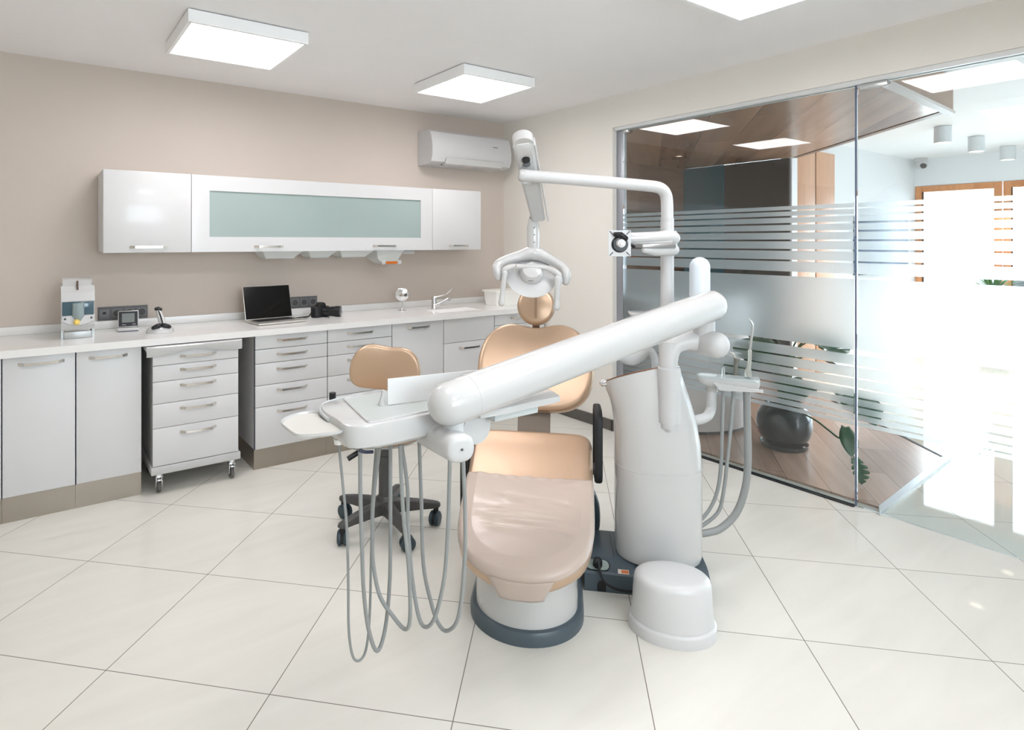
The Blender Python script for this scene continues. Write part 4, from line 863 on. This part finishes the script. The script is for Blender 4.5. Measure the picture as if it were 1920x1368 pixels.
# ================================================================ MONITOR BRACKET on the post
mbk=thing('monitor_bracket','white monitor bracket arm with a square plate clamped on the lamp post','bracket',g(1251,460,2.70))
def wm(): return W(mbk)
def stad(P,d,z0,z1,r0,r1,dd_=0):
    pass
obj('upper_arm',wm().tube([g(1176,448,2.62),g(1181,447,2.62),g(1240,445,2.66),g(1255,444,2.68),g(1262,446,2.68)],[.022,.026,.028,.034,.030],20,round_caps=True),WHITE,mbk,sharp=60)
obj('clamp',wm().tube([g(1252,433,2.70),g(1252,437,2.70),g(1252,470,2.70),g(1252,476,2.70)],[.036,.041,.041,.034],24),WHITE2,mbk)
obj('arm_underside',wm().tube([g(1176,455,2.62),g(1255,455,2.67)],[.018,.026],14),mat('satin_aluminium',(176,176,176),rough=.3,metal=.8),mbk)
obj('lower_arm',wm().tube([g(1209,468,2.60),g(1225,470,2.62),g(1262,468,2.66)],[.014,.022,.026],18,round_caps=True),WHITE,mbk,sharp=60)
obj('lower_arm_top',wm().tube([g(1206,462,2.59),g(1230,461,2.60),g(1262,461,2.64)],[.009,.011,.014],14,round_caps=True),MATS['satin_aluminium'],mbk)
pc=g(1162,456,2.58); fw=Vector((sy_,cy_,0)); rt=Vector((cy_,-sy_,0))
def pl(c,w,h,t0,t1):
    return [[c+rt*a+Vector((0,0,b))+fw*t for a,b in ((-w,-h),(w,-h),(w,h),(-w,h))] for t in (t0,t1)]
obj('mounting_plate',wm().loft(pl(pc,.048,.056,0,.004)),WHITE2,mbk,smooth=False)
for a,b in ((-.036,-.045),(.036,-.045),(.036,.045),(-.036,.045)):
    c_=pc+rt*a+Vector((0,0,b)); obj('slot',wm().tube([c_-rt*.007*(1 if a*b>0 else -1)-Vector((0,0,.007))-fw*.001,c_+rt*.007*(1 if a*b>0 else -1)+Vector((0,0,.007))-fw*.001],.0022,6),SOCK,mbk)
obj('swivel_ring',wm().tube([pc-fw*.001+Vector((0,0,-.004)),pc-fw*.012+Vector((0,0,-.004))],[.036,.030],28),BLACK,mbk)
obj('swivel_hub',wm().tube([pc-fw*.012,pc-fw*.03],[.020,.017],20),WHITE2,mbk)
obj('tilt_lever',wm().tube([pc+Vector((0,0,.038))-rt*.022-fw*.012,pc+Vector((0,0,.036))-fw*.018,pc+Vector((0,0,.022))+rt*.02-fw*.014],[.010,.013,.012],12,round_caps=True),BLACK,mbk)
obj('tilt_axle',wm().tube([pc-fw*.03+rt*.0,pc-fw*.036],[.010,.008],14),STEEL,mbk)
obj('cable_clip',wm().tube([g(1190,463,2.60),g(1182,458,2.60)],[.008,.006],10),BLACK,mbk)
# ================================================================ ASSISTANT TRAY
as_=thing('assistant_tray','small assistant instrument tray on a white elbow arm at the right of the column','instrument tray',g(1310,780,2.70))
def wa(): return W(as_)
DA=2.78
obj('elbow_arm',wa().tube([g(1296,788,2.70),g(1312,786,2.72),g(1326,780,2.75),g(1333,766,DA),g(1334,745,DA),g(1335,716,DA)],[.022,.022,.022,.022,.021,.021],18,sub=5),WHITE2,as_,sharp=60)
obj('arm_cuff',wa().tube([g(1335,733,DA),g(1335,718,DA)],[.024,.028],20),WHITE,as_)
zt_=.846
c0=atz(1306,702,zt_); c1_=atz(1424,712,zt_)
# tray outline in a frame along c0->c1
tx=(c1_-c0); tx.z=0; LN=tx.length; tx.normalize(); ty=Vector((-tx.y,tx.x,0))
def tp(a,b,z): return c0+tx*a+ty*b+Vector((0,0,z-zt_))
to=smoothpoly([(0,0),(.012,-.026),(.06,-.036),(LN-.02,-.036),(LN,-.02),(LN,.03),(LN-.02,.045),(.06,.045),(.012,.034)],4)
obj('tray_body',wa().loft([[tp(.04+(a)*.8,b*.6,.80) for a,b in to],[tp(.01+a*.95,b*.93,.818) for a,b in to],[tp(a,b,.838) for a,b in to]]),WHITE,as_,sharp=45)
obj('tray_top',wa().loft([[tp(a,b,.8382) for a,b in to],[tp(a,b,.845) for a,b in to],[tp(.002+a*.985,b*.95,.849) for a,b in to]]),mat('grey_tray_top',(176,184,184),rough=.2,coat=.4),as_,sharp=45)
obj('front_ledge',wa().loft([[tp(.075,-.045,.822),tp(LN+.012,-.045,.808),tp(LN+.014,-.045,.800),tp(.10,-.045,.792)],[tp(.075,-.03,.824),tp(LN+.012,-.03,.810),tp(LN+.014,-.03,.800),tp(.10,-.03,.792)]]),WHITE,as_,smooth=False)
obj('display_window',wa().prism([(tp(a,b,0).x,tp(a,b,0).y) for a,b in smoothpoly([(.012,-.01),(.03,-.02),(.08,-.018),(.08,.02),(.03,.025),(.012,.01)],3)],.8492,.8502),mat('display_white',(226,234,236),rough=.1,coat=.5),as_,smooth=False)
def td(px): return DA-.11*(px-1306)/118
def ta(px,py): return g(px,py,td(px))
obj('short_nozzle',wa().tube([ta(1356,705),ta(1356,690)],[.008,.006],12,round_caps=True),GLASSW,as_)
obj('syringe',wa().tube([ta(1379,703),ta(1380,682),ta(1382,672)],[.008,.010,.013],14),mat('olive_grey_plastic',(112,112,104),rough=.4),as_)
obj('syringe_tip',wa().tube([ta(1380,674),ta(1375,663),ta(1369,660)],.003,8,sub=3),STEEL,as_)
sn=obj('suction_handpiece',wa().tube([ta(1403,706),ta(1402,696),ta(1404,690),ta(1406,672),ta(1406,656)],[.014,.015,.009,.007,.008],14),mat('clear_suction_body',(214,214,206),rough=.12,trans=.6),as_)
obj('suction_tip',wa().tube([ta(1406,657),ta(1410,625),ta(1412,609),ta(1409,603),ta(1404,596)],[.0055,.0052,.005,.0045,.003],12),CHROME,sn)
for P,r,da,db in (([(1356,726),(1354,800),(1352,870),(1345,920),(1330,955),(1306,982)],.0078,td(1356),2.68),([(1376,728),(1370,800),(1364,860),(1357,920),(1345,962),(1306,992)],.0078,td(1376),2.67),([(1400,728),(1401,790),(1402,870),(1396,920),(1380,962),(1352,990),(1328,998),(1304,1001)],.0155,td(1400),2.65)):
    n=len(P); obj('hose',wa().tube([g(x,y,da+(db-da)*k/(n-1)) for k,(x,y) in enumerate(P)],r,14,sub=5),HOSE,as_,sharp=80)
# ================================================================ WHITE FLOOR COVER (connection box)
t=thing('connection_cover','white oval plastic cover standing on the floor in front of the unit column','cover',(1.981,1.393,0),RZ)
def er(rx,ry,z): return [(rx*math.cos(2*PI*k/48),ry*math.sin(2*PI*k/48),z) for k in range(48)]
obj('base_ring',MB().loft([er(.158,.128,0),er(.158,.128,.036),er(.155,.125,.043),er(.148,.118,.046)]),WHITEM,t,sharp=50)
obj('cover_body',MB().loft([er(.147,.117,.0465),er(.143,.113,.12),er(.139,.109,.18),er(.135,.105,.196),er(.126,.096,.205),er(.110,.08,.2095),er(.06,.045,.211),er(.003,.003,.211)]),WHITEM,t,sharp=50)
# ================================================================ STOOL
st=thing('operator_stool','operator stool with bronze backrest on a grey five-star castor base','stool',(1.471,2.714,0),-YAW)
obj('gas_lift',MB().cyl((0,0,.15),(0,0,.335),.033,24).cyl((0,0,.335),(0,0,.37),.031).cyl((0,0,.37),(0,0,.437),.027),DGREY,st)
obj('hub',MB().lathe([(.03,.075),(.046,.08),(.05,.14),(.04,.165),(.034,.17)],seg=28),DGREY,st)
for k in range(5):
    a=math.radians(81+72*k); c_,s_=math.cos(a),math.sin(a); R_=.262
    def lp_(r,w,z): return Vector((r*c_-w*s_,r*s_+w*c_,z))
    rs=[]
    for r,w,z0,z1 in ((.035,.026,.082,.150),(.12,.023,.086,.142),(.20,.020,.088,.130),(.25,.019,.088,.120),(.274,.017,.090,.114),(.284,.009,.095,.108)):
        rs.append([lp_(r,-w,z0),lp_(r,w,z0),lp_(r,w,z1-.008),lp_(r,w*.6,z1),lp_(r,-w*.6,z1),lp_(r,-w,z1-.008)])
    leg=obj('leg',MB().loft(rs),DGREY,st,sharp=40)
    p=lp_(R_,0,0); b=math.radians((200,320,95,20,250)[k]); dx,dy=math.cos(b),math.sin(b); ax=Vector((-dy,dx,0)); fwd=Vector((dx,dy,0)); wc=p+fwd*.012+Vector((0,0,.0365))
    cs=obj('castor',MB().cyl(p+Vector((0,0,.055)),p+Vector((0,0,.089)),.013,14).tube([wc-ax*.006,wc+ax*.006],[.03,.03],20),BLACKM,leg)
    for q in (-1,1): obj('wheel',MB().tube([wc+ax*q*.007,wc+ax*q*.010,wc+ax*q*.020,wc+ax*q*.026],[.034,.036,.036,.028],26),TEALD,cs)
obj('seat_pan',MB().lathe([(.001,.436),(.05,.436),(.10,.443),(.165,.455),(.185,.468),(.18,.47),(.001,.47)],seg=44),WHITE2,st)
obj('seat_cushion',MB().lathe([(.001,.4705),(.18,.4705),(.195,.482),(.198,.50),(.19,.52),(.16,.528),(.08,.53),(.001,.53)],seg=44),LEATH,st,sharp=50)
obj('height_lever',MB().tube([(-.03,-.02,.437),(-.09,-.05,.425),(-.14,-.08,.405)],.006,8,sub=3).tube([(-.125,-.07,.41),(-.175,-.095,.385)],.013,12),BLACK,st)
obj('back_bar',MB().tube([(.0,.12,.465),(.0,.26,.47),(.0,.31,.53),(.0,.29,.68),(.0,.275,.76)],.014,12,sub=5),DGREY,st)
bo=[(0,0),(.10,.0),(.155,.012),(.186,.048),(.194,.10),(.188,.15),(.168,.197),(.135,.228),(.095,.243),(.045,.242),(0,.238)]
R2=Matrix.Rotation(math.radians(7),3,'Y')
def sb_pt(u,v,w):
    q=R2@Vector((u,0,v-.12)); return Vector((-.02+q.x,.25-w+.9*u*u*-1+.03*0+.015,.765+q.z))
m=MB(); cushion(m,smoothpoly(mirror(bo),4),.055,sb_pt,edge=.025,crown=.010,cen=(0,.12)); obj('backrest',m,LEATH,st,sharp=60)
# ================================================================ PLANTS
def monstera(mb,base,tip,side,size,lobes=5,heart=False,fold=.25):
    """leaf blade from base to tip with deep lobes; side = sideways direction"""
    ax=(tip-base); L=ax.length; ax.normalize(); side=(side-ax*side.dot(ax)).normalized(); nr=ax.cross(side).normalized()
    N=30
    for s_ in (-1,1):
        inner=[];outer=[]
        for k in range(N+1):
            t_=k/N; w=size*(math.sin(PI*min(1,(t_*.92+.10)))**.7)
            if not heart:
                ph=(t_*lobes)%1.0
                if .12<t_<.93: w*= .42+.58*min(1,abs(math.sin(PI*ph))*1.6)
            c=base+ax*(L*t_)-nr*.12*size*(t_*2-1)**2
            inner.append(c); outer.append(c+side*s_*w+ax*(.25*size*(w/size))*(1 if not heart else .0)-ax*(.18*size if k==0 else 0)+nr*fold*w-nr*.0)
        mb.grid([inner,[a.lerp(b,.5)+nr*.03*size for a,b in zip(inner,outer)],outer])
LEAF=mat('glossy_green_leaf',(38,84,52),rough=.3,coat=.2,var=.15,vscale=12); STEMM=mat('green_stem',(64,96,52),rough=.5)
pt=thing('potted_monstera','leafy monstera in a glossy dark round pot on the walnut floor','plant',(4.362,2.158,.0125))
POT=mat('dark_glazed_ceramic',(34,44,50),rough=.2,coat=.35,var=.12,vscale=10)
obj('pot',MB().lathe([(.001,.018),(.10,.018),(.13,.035),(.162,.09),(.177,.16),(.172,.22),(.145,.275),(.12,.30),(.125,.315),(.115,.316),(.108,.295),(.10,.285),(.001,.285)],seg=56),POT,pt,sharp=40)
obj('saucer',MB().lathe([(.001,0),(.13,0),(.148,.008),(.155,.034),(.150,.034),(.142,.016),(.001,.016)],seg=48),POT,pt,sharp=40)
rnd=random.Random(11)
pc=pt.location.copy()
for k in range(13):
    a=2*PI*k/13+rnd.uniform(-.2,.2); r=rnd.uniform(.14,.42); z=rnd.uniform(.42,.82)
    if k in(9,): r=.5;z=.5
    if .15*PI<a<.85*PI: r=.10; z=max(z,.6)
    tipc=Vector((r*math.cos(a),r*math.sin(a),z)); mid=Vector((.35*r*math.cos(a),.35*r*math.sin(a),.28+(z-.28)*.75))
    lf=obj('leaf_stem',MB().tube([(.03*math.cos(a),.03*math.sin(a),.28),mid,tipc],.0055,8,sub=5),STEMM,pt)
    m=MB(); out_=Vector((math.cos(a),math.sin(a),-.55)).normalized(); monstera(m,tipc,tipc+out_*rnd.uniform(.20,.27)*(.8 if r<.11 else 1),Vector((-math.sin(a),math.cos(a),0)),rnd.uniform(.10,.14),lobes=4,heart=k%3==0); obj('leaf',m,LEAF,lf,sharp=60,solid=.001,off=0)
iv=inv(pt); v=lambda x,y,d: iv@g(x,y,d)
vs=obj('leaf_stem',MB().tube([Vector((0.05,-.03,.28)),v(1500,772,4.15),v(1530,788,4.0),v(1556,808,3.86),v(1572,820,3.78),v(1584,821,3.72)],.006,8,sub=5),STEMM,pt)
m=MB(); monstera(m,v(1586,800,3.72),v(1597,856,3.62),iv.to_3x3()@Vector((cy_,-sy_,0)),.055,heart=True,fold=.1); obj('leaf',m,LEAF,vs,sharp=60,solid=.001,off=0)
vs2=obj('leaf_stem',MB().tube([v(1584,821,3.72),v(1598,850,3.66),v(1603,862,3.62)],.0035,8,sub=4),STEMM,pt)
m=MB(); monstera(m,v(1602,858,3.62),v(1617,908,3.56),iv.to_3x3()@Vector((cy_*.8,-sy_*.8,.1)),.05,lobes=5,fold=.5); obj('leaf',m,LEAF,vs2,sharp=60,solid=.001,off=0)
# palm-like dracaena by the window
pp=thing('potted_dracaena','spiky green dracaena standing by the lobby window','plant',(9.45,2.22,0))
obj('pot',MB().lathe([(.001,0),(.13,0),(.17,.30),(.18,.32),(.165,.32),(.15,.29),(.001,.29)],seg=36),POT,pp,sharp=40)
obj('trunk',MB().tube([(0,0,.28),(.01,0,.6),(0,.01,.86)],[.025,.02,.018],12,sub=3),mat('bark',(130,112,92),rough=.8),pp)
m=MB()
for k in range(46):
    a=rnd.uniform(0,2*PI); el=rnd.uniform(-.1,1.3); L=rnd.uniform(.34,.5); d0=Vector((math.cos(a)*math.cos(el),math.sin(a)*math.cos(el),math.sin(el)))
    sd_=Vector((-math.sin(a),math.cos(a),0)); b_=Vector((0,.01,.85)); P0=[];P1=[]
    for q in range(7):
        t_=q/6; c_=b_+d0*L*t_+Vector((0,0,-.28*L*t_*t_)); w=.018*math.sin(PI*min(1,.15+t_*.85)); P0.append(c_-sd_*w);P1.append(c_+sd_*w)
    m.grid([P0,P1])
tag(obj('foliage',m,mat('spiky_leaf',(70,120,62),rough=.4,var=.2,vscale=20),pp,solid=.0008,off=0),None,kind='stuff')
# ================================================================ CAMERA, LIGHT, WORLD
cd=bpy.data.cameras.new('camera'); co=bpy.data.objects.new('camera',cd); C.objects.link(co)
co.location=(0,0,HH); co.rotation_euler=(PI/2,0,-YAW); cd.sensor_width=36; cd.sensor_fit='HORIZONTAL'; cd.lens=36*F/1920
cd.shift_x=(960-CX)/1920; cd.shift_y=-(684-HY)/1920; cd.clip_start=.05; cd.clip_end=200
bpy.context.scene.camera=co
w=bpy.data.worlds.new('sky'); bpy.context.scene.world=w; w.use_nodes=True; nt=w.node_tree
bg=nt.nodes['Background']; bg.inputs[0].default_value=(.82,.91,1,1); bg.inputs[1].default_value=8.5
def area(name,loc,rot,sx,sy,e,col=(1,1,1),portal=False):
    l=bpy.data.lights.new(name,'AREA'); l.shape='RECTANGLE'; l.size=sx; l.size_y=sy; l.energy=e; l.color=col
    if portal: l.cycles.is_portal=True
    o=bpy.data.objects.new(name,l); C.objects.link(o); o.location=loc; o.rotation_euler=rot; return o
area('window_portal',(FX+.12,.43,1.1),(0,PI/2,0),2.3,5.6,1,portal=True)
area('window_portal',((BWX0+BWX1)/2,LY0-.13,(BWZ0+BWZ1)/2),(PI/2,0,0),BWX1-BWX0,BWZ1-BWZ0,1,portal=True)
for k,x in enumerate((7.28,8.28,9.41)):
    l=bpy.data.lights.new('spot_lamp','SPOT'); l.energy=70; l.spot_size=1.6; l.shadow_soft_size=.05; l.color=(1,.93,.85); o=bpy.data.objects.new('spot_lamp',l); C.objects.link(o); o.location=(x,2.095,ZC-.18)
sc=bpy.context.scene
sc.view_settings.view_transform='Standard'; sc.view_settings.look='None'; sc.view_settings.gamma=1; sc.view_settings.exposure=0.57
sc.cycles.max_bounces=14; sc.cycles.transparent_max_bounces=24; sc.cycles.transmission_bounces=12; sc.cycles.glossy_bounces=6; sc.cycles.diffuse_bounces=6
